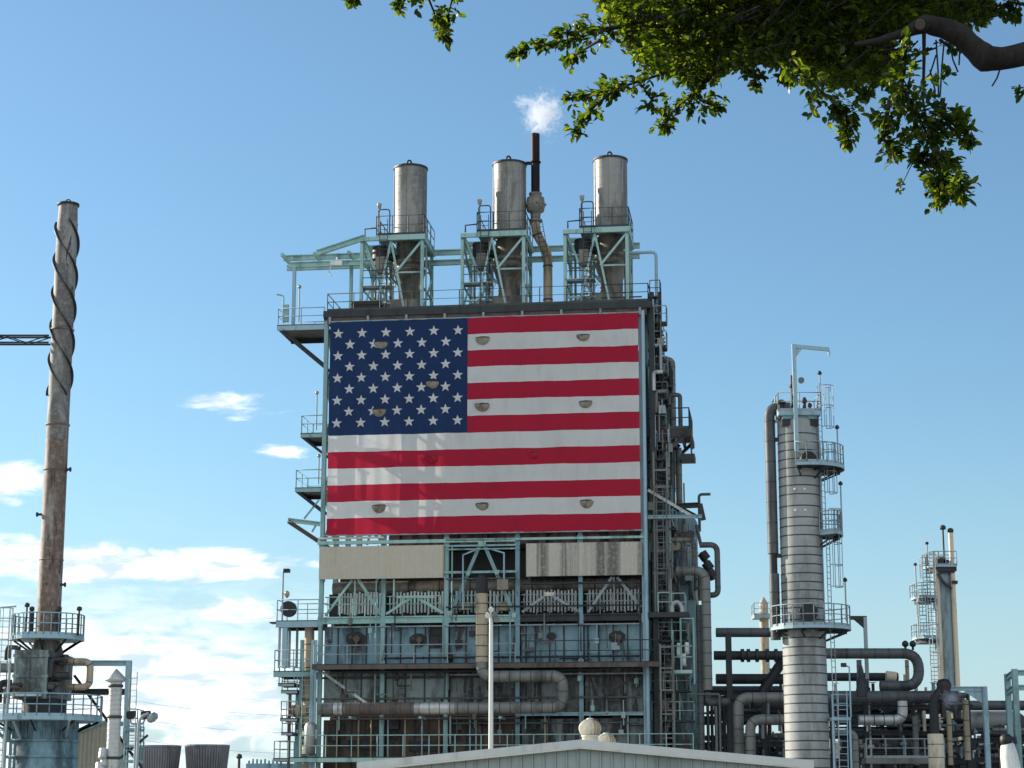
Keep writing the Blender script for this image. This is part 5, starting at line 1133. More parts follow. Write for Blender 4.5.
# lattice guy arm towards a neighbouring mast just outside the picture
ga = thing('lattice_arm', 'dark lattice arm joining the chimney from the left edge of the picture', 'beam', P(20, 340, YL))
a_, b_ = P(-150, 336.5, YL), P(50, 336.5, YL); b_.z = a_.z; hgt = 7.2*mpp(340, YL)
for dz in (0, -hgt):
    for dy in (-.25, .25): m = wmb(); m.beam(a_+V((0, dy, dz)), b_+V((0, dy, dz)), .09, .09); build(m, 'chord', M['dark'], ga)
m = wmb(); n = 9
for i in range(n):
    x0, x1 = a_.x+(b_.x-a_.x)*i/n, a_.x+(b_.x-a_.x)*(i+1)/n; zA, zB = (a_.z, a_.z-hgt) if i % 2 else (a_.z-hgt, a_.z)
    for dy in (-.25, .25): m.beam((x0, a_.y+dy, zA), (x1, a_.y+dy, zB), .05, .05)
build(m, 'lacing', M['dark'], ga)
mx = a_.x; m = wmb(); m.beam((mx, YL, 0), (mx, YL, a_.z+.5), .4, .4); build(m, 'mast', M['dark'], ga)
# caged ladder at the left edge
le = thing('caged_ladder', 'pale caged ladder at the very left edge of the picture beside the heater', 'ladder', V((P(4, 760, YL-1).x, YL-1, 0)))
x = P(3, 650, YL-1).x
m = wmb(); m.ladder((x, YL-1, 0), (x, YL-1, P(4, 611, YL).z), (.4, -1, 0), .5, cage=2.4); build(m, 'ladder', M['rail'], le)
m = wmb(); m.beam((x-.5, YL-.6, 0), (x-.5, YL-.6, P(4, 609, YL).z), .12, .12); build(m, 'post', M['blue'], le)
m = wmb(); m.beam((x-.5, YL-.6, P(4, 609, YL).z), (x+.55, YL-.9, P(4, 608, YL).z), .08, .08); build(m, 'arm', M['blue'], le)
# green portal frame
pfm = thing('steel_portal', 'blue green steel portal frame with a diagonal stay right of the heater', 'frame', V((P(127, 760, YL+2).x, YL+2, 0)))
x = P(127.5, 700, YL+2).x; zt = P(127, 661, YL+2).z; zt2 = P(127, 690, YL+2).z; xl = P(62, 662, YL+2).x
for dy in (0,):
    m = wmb(); m.beam((x, YL+2+dy, 0), (x, YL+2+dy, zt), .3, .3, prof='I'); build(m, 'post', M['blue'], pfm)
    m = wmb(); m.beam((xl, YL+2+dy, zt-.12), (x+.15, YL+2+dy, zt-.12), .22, .3, prof='I'); build(m, 'beam', M['blue'], pfm)
m = wmb(); m.beam((xl, YL+2, zt2-.1), (x, YL+2, zt2-.1), .2, .34, prof='I'); build(m, 'beam', M['dark'], pfm)
m = wmb(); m.beam(P(74, 675, YL+1.8), P(142, 768, YL+1.8), .14, .14, prof='L'); build(m, 'brace', M['dark'], pfm)
m = wmb(); m.beam(P(148, 735, YL+1.8), P(100, 775, YL+1.8), .12, .12, prof='L'); build(m, 'brace', M['dark'], pfm)
for y in (728, 745, 760):
    m = wmb(); z = P(130, y, YL+1.5).z; m.box((P(124, y, YL+1.5).x, YL+1.5, z-.12), (P(137, y, YL+1.5).x, YL+3.5, z)); k = build(m, 'landing', M['blue'], pfm)
    m = wmb(); m.railing([(P(124, y, YL+1.5).x, YL+1.55, z), (P(137, y, YL+1.5).x, YL+1.55, z), (P(137, y, YL+1.5).x, YL+3.4, z)], 1.0, .8, toe=False); build(m, 'railing', M['mint'], k)
m = wmb(); m.ladder((P(131, 740, YL+1.3).x, YL+1.3, 0), (P(131, 740, YL+1.3).x, YL+1.3, P(131, 672, YL+1.3).z), (0, -1, 0), .4); build(m, 'ladder', M['rail'], pfm)
# tan corrugated shed
YS = YL+4
sh = thing('corrugated_shed', 'tan corrugated metal shed with a sloping top behind the heater', 'shed', V((P(95, 768, YS).x, YS, 0)))
xa, xb = P(70, 740, YS).x, P(107, 740, YS).x; za, zb2 = P(75, 737, YS).z, P(105, 722, YS).z
m = wmb(); n = int((xb-xa)/.11)
for k in range(n):
    u0_, u1_ = xa+(xb-xa)*k/n, xa+(xb-xa)*(k+1)/n; f = (k+.5)/n; zt = za+(zb2-za)*f; m.box((u0_, YS-(.04 if k % 2 else 0), 0), (u1_, YS+.05, zt))
m.box((xa, YS+.051, 0), (xb, YS+5, za)); build(m, 'wall', M['tan'], sh)
m = wmb(); m.beam((xa-.1, YS, za+.08), (xb+.1, YS, zb2+.08), .3, .16); m.add([(xa-.1, YS-.1, za+.1), (xb+.1, YS-.1, zb2+.1), (xb+.1, YS+5.2, zb2+.1), (xa-.1, YS+5.2, za+.1), (xa-.1, YS-.1, za+.18), (xb+.1, YS-.1, zb2+.18), (xb+.1, YS+5.2, zb2+.18), (xa-.1, YS+5.2, za+.18)], [(3,2,1,0),(4,5,6,7),(0,1,5,4),(1,2,6,5),(2,3,7,6),(3,0,4,7)]); build(m, 'roof', M['mint'], sh)
# banded exhaust flue with conical cap
YE = 94.0; ke = mpp(720, YE); ex_ = P(113.5, 740, YE).x
fl = thing('flue_pipe', 'banded galvanised flue with a conical rain cap in front of the green portal frame', 'flue', V((ex_, YE, 0)))
m = MB(Matrix.Translation((ex_, YE, 0))); r_ = 6.3*ke; z1 = P(114, 682, YE).z
m.lathe([(r_*1.12, 0), (r_*1.05, P(114, 750, YE).z), (r_*1.0, z1)], (0,0,0), 24)
zz_ = .5
while zz_ < z1: m.lathe([(r_*1.02, zz_-.02), (r_*1.075, zz_-.015), (r_*1.075, zz_+.015), (r_*1.02, zz_+.02)], (0,0,0), 24, 0); zz_ += .22
for y in (686, 717, 758): z = P(114, y, YE).z; m.lathe([(r_, z-.07), (r_*1.2, z-.06), (r_*1.2, z+.06), (r_, z+.07)], (0,0,0), 24, 2)
build(m, 'pipe', [M['galv'], M['lagm'], M['strap']], fl)
m = MB(Matrix.Translation((ex_, YE, 0))); m.lathe([(r_*1.02, z1-.02), (r_*1.75, z1+.06), (r_*1.75, z1+.14), (.04, P(114, 669, YE).z)], (0,0,0), 24); build(m, 'rain_cap', M['galv'], fl)
for dx, dz, s in ((-.42, -3.3, .2), (-.5, -4.0, .26), (-.35, -3.7, .18)):
    m = MB(Matrix.Translation((ex_, YE, 0))); m.tube([(dx, -.3, z1+dz-s), (dx, -.1, z1+dz+s)], s, 10); m.tube([(dx-.2, 0, z1+dz), (dx+.3, 0, z1+dz)], s*.5, 8); build(m, 'valve', M['galv'], fl)
# street lamp and flood lights
YG = 92.0
p = P(137, 768, YG); p.z = 0
sl = thing('street_lamp', 'grey street lamp with a curved arm and one cobra head beside the flood lights', 'lamp', p)
q = [V((p.x, YG, 0)), V((p.x, YG, P(137, 728, YG).z)), P(140, 717, YG), P(149, 713.5, YG)]
m = wmb(); m.tube(fillet(q, .5, 6), .07, 9); build(m, 'pole', M['rail'], sl)
m = wmb(); c = P(152.5, 717.5, YG); d = (P(156.5, 714, YG)-P(148.5, 720, YG)).normalized(); m.tube([c-d*.28, c-d*.2, c-d*.02, c+d*.2, c+d*.27], [.06, .16, .21, .17, .05], 14); build(m, 'lamp_head', M['rail'], sl)
fp = thing('flood_light', 'pair of black flood lights on one post right of the flue', 'lamp', V((P(134, 768, YG+3).x, YG+3, 0)))
x = P(136, 740, YG+3).x
m = wmb(); m.tube([(x, YG+3, 0), (x, YG+3, P(136, 724, YG+3).z)], .08, 8); z = P(136, 724, YG+3).z
m.tube(fillet([(P(130, 720, YG+3).x, YG+3, z+.25), (P(131, 724, YG+3).x, YG+3, z), (P(143, 724, YG+3).x, YG+3, z), (P(145, 720, YG+3).x, YG+3, z+.25)], .15, 4), .045, 6); build(m, 'post', M['rail'], fp)
for x_ in (131, 146):
    c = P(x_, 715, YG+3); m = wmb(); m.prism([(c.x-.19, c.z-.12), (c.x-.1, c.z-.2), (c.x+.12, c.z-.18), (c.x+.21, c.z+.06), (c.x+.18, c.z+.2), (c.x-.19, c.z+.16)], 1, YG+2.8, YG+3.2); build(m, 'lamp_head', M['black'], fp)
# ================================================================== COOLING TOWERS, far left
for i, (x0, x1, xb0, xb1, yt, lb_) in enumerate(((139, 180.5, 136, 177, 745.5, 'left one of two dark flared cooling tower stacks, half hidden by the lamp'), (185.5, 229, 188, 226.5, 745, 'right one of two dark flared cooling tower stacks on the horizon'))):
    YW = 260.0; k3 = mpp(750, YW); cxx = P((x0+x1)/2, 750, YW).x; r_ = (x1-x0)/2*k3; zt = P(200, yt, YW).z
    ct = thing('cooling_tower', lb_, 'cooling tower', V((cxx, YW, 0)), 'cooling tower fan stacks on the horizon')
    m = MB(Matrix.Translation((cxx, YW, 0))); zb3 = P(200, 775, YW).z
    m.lathe([(r_*.86, zb3), (r_*.85, zb3+.8), (r_*.92, zt-1.4), (r_, zt), (r_*.95, zt), (r_*.8, zb3)], (0,0,0), 36, 0, False)
    for k in range(48): a_ = 2*math.pi*k/48; c, s = math.cos(a_), math.sin(a_); m.beam((c*r_*.87, s*r_*.87, zb3), (c*r_*1.0, s*r_*1.0, zt), .16, .14, 0)
    m.lathe([(r_, zt-.3), (r_*1.03, zt-.28), (r_*1.03, zt), (r_, zt+.01)], (0,0,0), 36, 0)
    build(m, 'fan_stack', M['tower'], ct)
    m = MB(Matrix.Translation((cxx, YW, 0))); m.box((-r_*1.05, -r_*1.2, 0), (r_*1.05, r_*1.2, zb3)); build(m, 'basin_house', M['tower'], ct)
p = P(262, 768, 230); m = wmb(); zt = P(262, 763.5, 230).z; m.box((P(246, 765, 230).x, 230, 0), (P(292, 765, 230).x, 240, zt))
for k in range(9): x = P(249+k*4, 760, 231).x; m.tube([(x, 231, zt-.1), (x, 231, zt+rnd.uniform(.2, .6))], .12, 6)
top(m, 'low_building', M['wall'], 'low distant blue grey building on the horizon left of the furnace building', 'building')
m = wmb(); x = P(239, 765, 235).x; m.tube([(x, 235, 0), (x, 235, P(239, 759, 235).z)], .16, 7); m.lathe([(.1, 0), (.35, .1), (.3, .5), (.05, .6)], (x, 235, P(239, 759, 235).z), 8); top(m, 'pole', M['dark'], 'tiny dark pole on the horizon right of the cooling towers', 'pole')
pw = thing('power_line', 'thin overhead power lines crossing the low sky above the cooling towers', 'power line', P(200, 700, 420))
for y0, y1 in ((690, 707), (708, 724), (728, 745)):
    a_, b_ = P(60, y0-4, 420), P(420, y1+4, 420); m = wmb(); m.tube([a_.lerp(b_, i/14)-V((0, 0, 3.0*4*(i/14)*(1-i/14))) for i in range(15)], .028, 4); build(m, 'wire', M['rail'], pw)
for x in (60, 420):
    q = P(x, 686, 420); m = wmb(); m.beam((q.x, 420, 0), (q.x, 420, q.z+1.5), .6, .6); m.beam((q.x-3, 420, q.z-.4), (q.x+3, 420, q.z-.4), .4, .4); build(m, 'pylon', M['dark'], pw)

# ================================================================== WAREHOUSE in the foreground
YH = 76.0
wa = thing('warehouse', 'pale grey metal warehouse with a low gable roof along the bottom edge', 'warehouse', V((P(584, 768, YH).x, YH, 0)))
xa, xm, xb = P(364, 765, YH).x, P(581, 742, YH).x, P(806, 764, YH).x
ze, zm_ = P(364, 765.5, YH).z, P(581, 743.5, YH).z; ze2 = P(806, 763.5, YH).z
LEN = 26.0
m = wmb(); n = int((xb-xa)/.42)
top_z = lambda x: (ze+(zm_-ze)*(x-xa)/(xm-xa)) if x < xm else (zm_+(ze2-zm_)*(x-xm)/(xb-xm))
for k in range(n):
    x0, x1 = xa+(xb-xa)*k/n, xa+(xb-xa)*(k+1)/n
    for (s0, s1, d) in ((0, .80, 0), (.80, .94, .06), (.94, 1.0, 0)):
        a_, b_ = x0+(x1-x0)*s0, x0+(x1-x0)*s1
        m.add([(a_, YH-d, 0), (b_, YH-d, 0), (b_, YH-d, top_z(b_)-.06), (a_, YH-d, top_z(a_)-.06)], [(0, 1, 2, 3)], 1 if s0 == .94 else 0)
        if d: m.add([(a_, YH, 0), (a_, YH-d, 0), (a_, YH-d, top_z(a_)-.06), (a_, YH, top_z(a_)-.06), (b_, YH-d, 0), (b_, YH, 0), (b_, YH, top_z(b_)-.06), (b_, YH-d, top_z(b_)-.06)], [(0, 1, 2, 3), (4, 5, 6, 7)])
m.box((xa, YH+.01, 0), (xa+.1, YH+LEN, ze-.1)); m.box((xb-.1, YH+.01, 0), (xb, YH+LEN, ze2-.1)); m.prism([(xa, 0), (xb, 0), (xb, ze2-.1), (xm, zm_-.1), (xa, ze-.1)], 1, YH+LEN-.1, YH+LEN)
build(m, 'wall', [M['shed'], M['lagm']], wa)
m = wmb(); ov = .25
m.prism([(xa-ov, ze-.03), (xm, zm_), (xb+ov, ze2-.03), (xb+ov, ze2+.09), (xm, zm_+.12), (xa-ov, ze+.09)], 1, YH-.2, YH+LEN+.2); build(m, 'roof', M['roof'], wa)
m = wmb()
for (x0, z0, x1, z1) in ((xa-ov, ze+.0, xm, zm_+.03), (xm, zm_+.03, xb+ov, ze2+.0)):
    m.prism([(x0, z0-.16), (x1, z1-.16), (x1, z1+.11), (x0, z0+.11)], 1, YH-.3, YH-.203)
    m.prism([(x0, z0-.23), (x1, z1-.23), (x1, z1-.162), (x0, z0-.162)], 1, YH-.34, YH-.203, 1)
build(m, 'gable_trim', [M['roof'], M['trim']], wa)
def turbine(px_, py_, y, rpx, label):
    c = P(px_, py_, y); r_ = rpx*mpp(py_, y)
    t = thing('roof_vent', label, 'roof vent', V((c.x, y, top_z(c.x)+.1)), 'turbine vents on the warehouse roof')
    m = MB(Matrix.Translation(c)); m.lathe([(r_*.75, top_z(c.x)+.05-c.z), (r_*.72, -r_*.62), (r_*.8, -r_*.62), (r_*.8, -r_*.7)], (0,0,0), 20); build(m, 'base', M['vent'], t)
    m = MB(Matrix.Translation(c)); nb = 18
    for k in range(nb):
        a0_ = 2*math.pi*k/nb; vs = []
        for j in range(9):
            ph = R(-55+135*j/8); rr = r_*math.cos(ph)*1.02; z = r_*.86*math.sin(ph)
            for da, rm in ((0, 1.0), (2*math.pi/nb*1.1, .76)):
                vs.append((rr*rm*math.cos(a0_+da), rr*rm*math.sin(a0_+da), z))
        m.add(vs, [(2*j, 2*j+1, 2*j+3, 2*j+2) for j in range(8)], 0)
    m.lathe([(r_*.3, r_*.82), (r_*.28, r_*.9), (.02, r_*.93)], (0,0,0), 14); m.lathe([(r_*.45, -r_*.6), (r_*.7, 0), (r_*.2, r_*.8)], (0,0,0), 14)
    build(m, 'turbine', M['vent'], t)
turbine(590, 728.5, YH+2.5, 11.2, 'ribbed cream turbine vent standing up on the warehouse ridge')
turbine(606, 742, YH+13, 10, 'second turbine vent farther back, half hidden behind the warehouse ridge')
# lamp mast behind the warehouse
YM = 104.0
lm = thing('lamp_mast', 'slim white lamp mast rising in front of the furnace building', 'lamp', V((P(491, 768, YM).x, YM, 0)))
x = P(491, 690, YM).x; zt = P(491, 617, YM).z
m = wmb(); m.tube([(x, YM, 0), (x, YM, zt)], [.145, .1], 10); build(m, 'pole', M['pole'], lm)
for dx, dz in ((-.18, .1), (.2, .15), (.0, .4), (.3, -.12)):
    m = wmb(); m.tube([(x, YM, zt-.1), (x+dx, YM-.1, zt+dz)], .04, 6); m.tube([(x+dx, YM-.25, zt+dz-.05), (x+dx, YM, zt+dz+.06)], [.15, .09], 10); build(m, 'lamp_head', M['pole'] if dx < .1 else M['lagm'], lm)
# insulated duct crossing the front of the furnace building
w_ = -1.9
q = B.path([(318, 709), (563, 705), (562, 676), (481.5, 676), (481.5, 592)], w_)
for i in (1,): q[i].z = q[0].z
rd_ = 5.8*B.mpp(481, 676, w_)
dct = thing('insulated_duct', 'insulated duct along the front wall, looping back left and rising past the white mast', 'duct', B.M @ q[0])
m = lb(); m.tube(fillet(q, rd_*2, 7), rd_, 18, .62, 0, 1, bw=.05, bo=1.03); build(m, 'pipe', [M['lagm'], M['strap']], dct)
r_ = rd_*1.05; p = q[-1]
m = lb(); m.lathe([(r_, -.2), (r_*1.02, .5), (r_*.85, .85), (r_*.45, 1.05), (.02, 1.1)], p, 18); build(m, 'cap', M['black'], dct)
for x0, x1, mt in ((334, 343, 'galv'), (415, 455, 'galv'), (346, 414, 'brownb')):
    a_, b_ = B.hit(x0, 708.5, w_), B.hit(x1, 708, w_); a_.z = b_.z = q[0].z
    m = lb(); m.tube([a_, b_], rd_*1.06, 18, .6, 0, 1, bw=.04, bo=1.02); build(m, 'sleeve', [M[mt], M['strap']], dct)
m = lb(); m.tube([V((p.x, w_, B.hit(481.5, 662, w_).z)), V((p.x, w_, p.z-.1))], rd_*1.06, 18, .62, 0, 1, bw=.05, bo=1.03); build(m, 'sleeve', [M['lagt'], M['strap']], dct)
# duct brackets keep it on the wall
for x in (350, 420, 500):
    q = B.hit(x, 709, w_); m = lb(); m.box((q.x-.08, w_, q.z-.55), (q.x+.08, .3, q.z-.42)); build(m, 'pipe_bracket', M['blue'], bld)

# ================================================================== GROUND
m = MB(); S = 3000; N = 24
m.add([(-S+2*S*i/N, -300+2*S*j/N, 0) for j in range(N+1) for i in range(N+1)], [(j*(N+1)+i, j*(N+1)+i+1, (j+1)*(N+1)+i+1, (j+1)*(N+1)+i) for j in range(N) for i in range(N)])
build(m, 'ground', M['ground'], kind='structure')

m = MB(); m.add([(-400, -120, .004), (400, -120, .004), (400, 58, .004), (-400, 58, .004)], [(0, 1, 2, 3)]); build(m, 'street', M['asphalt'], kind='structure')  # unseen dark asphalt, added to cut ground bounce onto the tree
m = MB(); m.box((-400, 58, 0), (400, 58.3, .13)); m.box((-400, 58.3, 0), (400, 61, .12)); build(m, 'pavement', M['shed'], kind='structure')
# ================================================================== TREE overhead
leafm = bpy.data.materials.new('fig_leaf'); leafm.use_nodes = True
t = NT(leafm.node_tree); t.n.remove(t.n['Principled BSDF'])
gi = t.new('ShaderNodeNewGeometry'); rp = gi.outputs['Random Per Island']
rmp = t.new('ShaderNodeValToRGB'); t.link(rp, rmp.inputs[0]); e = rmp.color_ramp.elements
e[0].position = 0; e[0].color = (.009, .020, .005, 1); e[1].position = 1; e[1].color = (.05, .065, .014, 1); x_ = rmp.color_ramp.elements.new(.6); x_.color = (.018, .032, .007, 1)
d = t.new('ShaderNodeBsdfDiffuse'); tl = t.new('ShaderNodeBsdfTranslucent'); g = t.new('ShaderNodeBsdfGlossy'); g.inputs['Roughness'].default_value = .32
tcol = t.mix(1.0, rmp.outputs[0], rmp.outputs[0]); 
mm_ = t.new('ShaderNodeMix', data_type='RGBA', blend_type='MULTIPLY'); mm_.inputs[0].default_value = 1; t.link(rmp.outputs[0], mm_.inputs[6]); mm_.inputs[7].default_value = (8.6, 7.6, 1.2, 1)
t.link(rmp.outputs[0], d.inputs[0]); t.link(mm_.outputs[2], tl.inputs[0]); g.inputs[0].default_value = (.75, .8, .75, 1)
s1 = t.new('ShaderNodeMixShader'); s1.inputs[0].default_value = .5; t.link(d.outputs[0], s1.inputs[1]); t.link(tl.outputs[0], s1.inputs[2])
s2 = t.new('ShaderNodeMixShader'); s2.inputs[0].default_value = .03; t.link(s1.outputs[0], s2.inputs[1]); t.link(g.outputs[0], s2.inputs[2])
t.link(s2.outputs[0], t.n['Material Output'].inputs[0])
YT = 14.0
tb = V((7.6, 14.4, 0))
tree = thing('fig_tree', 'leafy fig tree with a crooked bare limb overhanging the top right of the picture', 'tree', tb)
limb = [P(x, y, Y) for x, y, Y in ((1200, 30, 13.9), (1100, 38, 13.6), (1024, 54, 13.45), (1000, 58, 13.4), (985, 59, 13.4), (974, 48, 13.4), (962, 36, 13.4), (945, 29, 13.4), (928, 24, 13.4), (905, 32, 13.45), (880, 41, 13.5), (850, 46, 13.6))]
limb_r = [.10, .095, .088, .086, .094, .086, .08, .075, .068, .036, .026, .018]
lp_, lr_ = [], []
for i in range(len(limb)-1):
    for k in range(5):
        f = k/5; q = limb[i].lerp(limb[i+1], f); e = 1+.10*mn.noise(q*9)+.06*mn.noise(q*23)
        lp_.append(q+V((mn.noise(q*7), 0, mn.noise(q*7+V((5, 5, 5)))))*.012); lr_.append((limb_r[i]*(1-f)+limb_r[i+1]*f)*e)
m = MB(); m.tube([tb, tb+V((-.05, 0, 1.2)), tb+V((-.15, .05, 2.6)), tb+V((-.3, 0, 4.0))], [.46, .36, .3, .27], 14); m.tube([tb+V((-.3, 0, 3.9)), tb+V((.2, .2, 5.5)), tb+V((.4, .6, 7.5)), tb+V((.2, .9, 9.5))], [.26, .2, .15, .08], 12); m.tube([tb+V((-.2, 0, 3.6)), tb+V((-.9, -.1, 5.2)), limb[0]], [.24, .18, .11], 12)
m.tube([tb+V((.2, .2, 5.3)), tb+V((-2, .2, 7.6)), tb+V((-4.5, -.2, 8.6)), tb+V((-6.8, -.5, 8.9)), tb+V((-8.9, -.4, 8.95))], [.18, .15, .11, .07, .03], 10)
build(m, 'trunk', M['bark'], tree)
m = MB(); m.tube(lp_, lr_, 16); limb_o = build(m, 'limb', M['bark'], tree)
c = P(926, 23, 13.4); e_ = P(916, 25, 13.25); dd = (e_-c).normalized()
m = MB(); m.tube([c, c+dd*.10, c+dd*.115], [.062, .052, .045], 12); m.tube([c+dd*.116, c+dd*.12], [.04, .036], 10, 0, 1); build(m, 'cut_stub', [M['bark'], M['cut']], limb_o)
lr = random.Random(5)
class Leaves:
    def __init__(s): s.v = []; s.f = []
    def leaf(s, p, d, up, L, wd):
        sd = d.cross(up)
        if sd.length < 1e-4: return
        sd.normalize(); n = sd.cross(d)
        i = len(s.v); b = n*(-.14*L)
        s.v += [p, p+d*L*.32+sd*wd*.46+n*.10*wd, p+d*L*.72+sd*wd*.40+n*.08*wd+b*.35, p+d*L+b, p+d*L*.72-sd*wd*.40+n*.08*wd+b*.35, p+d*L*.32-sd*wd*.46+n*.10*wd, p+d*L*.5+b*.12]
        s.f += [(i, i+1, i+2, i+6), (i+6, i+2, i+3), (i, i+6, i+4, i+5), (i+6, i+3, i+4)]
    def cluster(s, c, ax, n=9, rad=.10):
        ax = ax.normalized()
        for k in range(n):
            d = V((lr.gauss(0, 1), lr.gauss(0, 1), lr.gauss(0, .8)))+ax*1.0+V((0, 0, .15)); d.normalize()
            up = (V((lr.gauss(0, .6), lr.gauss(0, .6), 1))).normalized()
            L = lr.uniform(.042, .080)
            s.leaf(c+ax*lr.uniform(-rad, rad*.6)+V((lr.gauss(0, .012), lr.gauss(0, .012), lr.gauss(0, .012))), d, up, L, L*lr.uniform(.48, .62))
LV = Leaves(); TW = MB()
def inpoly(x, y, poly):
    r_ = False; j = len(poly)-1
    for i in range(len(poly)):
        xi, yi = poly[i]; xj, yj = poly[j]
        if (yi > y) != (yj > y) and x < (xj-xi)*(y-yi)/(yj-yi)+xi: r_ = not r_
        j = i
    return r_
def spine(pts, rads, n, Y, twig=.012):
    w = [P(x, y, Y + (i*.15)) for i, (x, y) in enumerate(pts)]
    TW.tube(w, [twig*(1-.7*i/(len(w)-1)) for i in range(len(w))], 6)
    k_ = mpp(60, Y)
    for i in range(int(n*.85)):
        f = lr.random()*(len(w)-1); j = min(int(f), len(w)-2); q = w[j].lerp(w[j+1], f-j); rr = (rads[j]+(rads[j+1]-rads[j])*(f-j))*k_
        o = V((lr.gauss(0, .5), lr.gauss(0, .6), lr.gauss(0, .5)))*rr
        dirn = (w[j+1]-w[j]).normalized()*.7 + o*(1/max(rr, .01))*.8
        LV.cluster(q+o, dirn, lr.randint(6, 9), .06)
        if i % 3 == 0 and o.length > .03: TW.tube([q, q+o], [.006, .003], 4)
    for i in range(4): LV.cluster(w[-1], (w[-1]-w[-2]), 5, .03)
S_ = spine
S_([(690, 10), (625, 26), (585, 36), (550, 44), (514, 53)], [26, 20, 12, 8, 4], 62, 13.6)
S_([(620, 26), (585, 30), (560, 33)], [12, 8, 5], 14, 13.7)
S_([(600, 40), (580, 52), (568, 60)], [10, 8, 5], 14, 13.6)
S_([(700, 60), (650, 78), (625, 86), (600, 92), (568, 98)], [20, 14, 8, 6, 4], 48, 13.8)
S_([(612, 92), (592, 108), (582, 122), (577, 133)], [9, 8, 6, 4], 22, 13.8)
S_([(720, 70), (690, 96), (672, 112), (663, 128)], [22, 15, 11, 6], 40, 13.9)
S_([(690, 84), (700, 100), (716, 108)], [14, 12, 6], 20, 13.9)
S_([(640, 84), (652, 100), (648, 106)], [8, 7, 5], 9, 13.9)
S_([(740, 60), (755, 78), (757, 86)], [12, 7, 4], 12, 14.0)
S_([(760, 50), (785, 70), (790, 82)], [16, 10, 5], 18, 13.6)
S_([(790, 60), (812, 84), (830, 98), (846, 118), (848, 142)], [22, 17, 15, 12, 6], 66, 12.7)
S_([(850, 80), (860, 96), (868, 92)], [14, 9, 5], 14, 14.1)
S_([(905, 40), (905, 70), (902, 92)], [9, 15, 18], 26, 12.7)
S_([(900, 84), (915, 108), (925, 130), (935, 155), (940, 180), (942, 198)], [22, 30, 34, 24, 16, 7], 190, 12.7)
S_([(930, 112), (952, 118), (968, 132), (970, 144)], [16, 13, 8, 4], 44, 12.7)
S_([(935, 150), (955, 168), (962, 190), (962, 200)], [14, 10, 7, 4], 30, 12.7)
S_([(890, 100), (884, 140), (896, 155)], [14, 12, 8], 34, 12.7)
S_([(940, 40), (955, 50), (960, 46)], [5, 7, 4], 7, 14.0)
S_([(960, 5), (985, 18), (1000, 10)], [12, 10, 5], 18, 14.0)
S_([(1015, -20), (1018, 2), (1012, 16)], [12, 10, 5], 16, 13.9)
S_([(1050, 82), (1032, 88), (1020, 92)], [8, 6, 3], 8, 13.6)
S_([(420, -60), (425, -10), (438, 22), (443, 36)], [20, 20, 12, 5], 30, 13.4)
S_([(415, -30), (405, 0), (398, 8)], [10, 8, 4], 10, 13.4)
S_([(350, -40), (354, -6), (352, 2)], [8, 6, 3], 6, 13.4)
S_([(450, -20), (452, 0), (447, 20)], [10, 9, 5], 10, 13.5)
poly = [(600, -40), (603, 6), (622, 28), (636, 56), (652, 70), (690, 80), (722, 74), (760, 60), (790, 66), (815, 84), (838, 88), (858, 84), (884, 84), (902, 70), (888, 50), (886, 38), (905, 26), (940, 20), (985, 24), (990, 6), (996, -40)]
def fillp(poly, x0, x1, y0, y1, n, Y0, Y1):
    k = 0
    while k < n:
        x, y = lr.uniform(x0, x1), lr.uniform(y0, y1)
        if not inpoly(x, y, poly): continue
        k += 1; q = P(x, y, lr.uniform(Y0, Y1)); LV.cluster(q, V((lr.gauss(-.3, .8), lr.gauss(0, .8), lr.gauss(-.2, .7))), lr.randint(6, 10), .07)
        if k % 5 == 0: TW.tube([q, q+V((lr.uniform(.05, .35), lr.uniform(-.2, .2), lr.uniform(.02, .25)))], [.003, .008], 4)
fillp(poly, 596, 1000, -40, 84, 5200, 13.6, 16.6)
up_ = [(600, -38), (996, -38), (1100, -120), (1250, -300), (760, -230), (590, -120)]
fillp(up_, 560, 1250, -300, -38, 5000, 13.4, 18.0)
for k in range(3600):
    y_ = lr.uniform(5.5, 13.2); lo_ = P(512, -60, y_).z; q = V((lr.uniform(-2.2, 9), y_, lr.uniform(max(6.6, lo_), max(6.6, lo_)+1.7))); LV.cluster(q, V((lr.gauss(0, 1), lr.gauss(0, 1), lr.gauss(0, .7))), 7, .12)  # unseen canopy above the camera, added to keep rear sky light off the leaves
for k in range(900):
    q = tb+V((lr.gauss(0, 2.0), lr.gauss(.5, 1.6), 8.6+lr.gauss(0, 1.1)))
    if P(1040, 0, q.y).x > q.x and q.z < P(512, -40, q.y).z: continue
    LV.cluster(q, V((lr.gauss(0, 1), lr.gauss(0, 1), lr.gauss(.2, .7))), 8, .09)
for k in range(14):
    q = tb+V((-8.9+lr.uniform(0, 3), -.4+lr.uniform(-.3, .3), 9+lr.uniform(0, .3))); LV.cluster(q, V((0, 0, -1)), 8, .08)
me = bpy.data.meshes.new('crown'); me.from_pydata([tuple(p-tb) for p in LV.v], [], LV.f); me.materials.append(leafm); me.update()
cr = bpy.data.objects.new('crown', me); COL.objects.link(cr); cr.parent = tree; LOC[cr.name] = tb
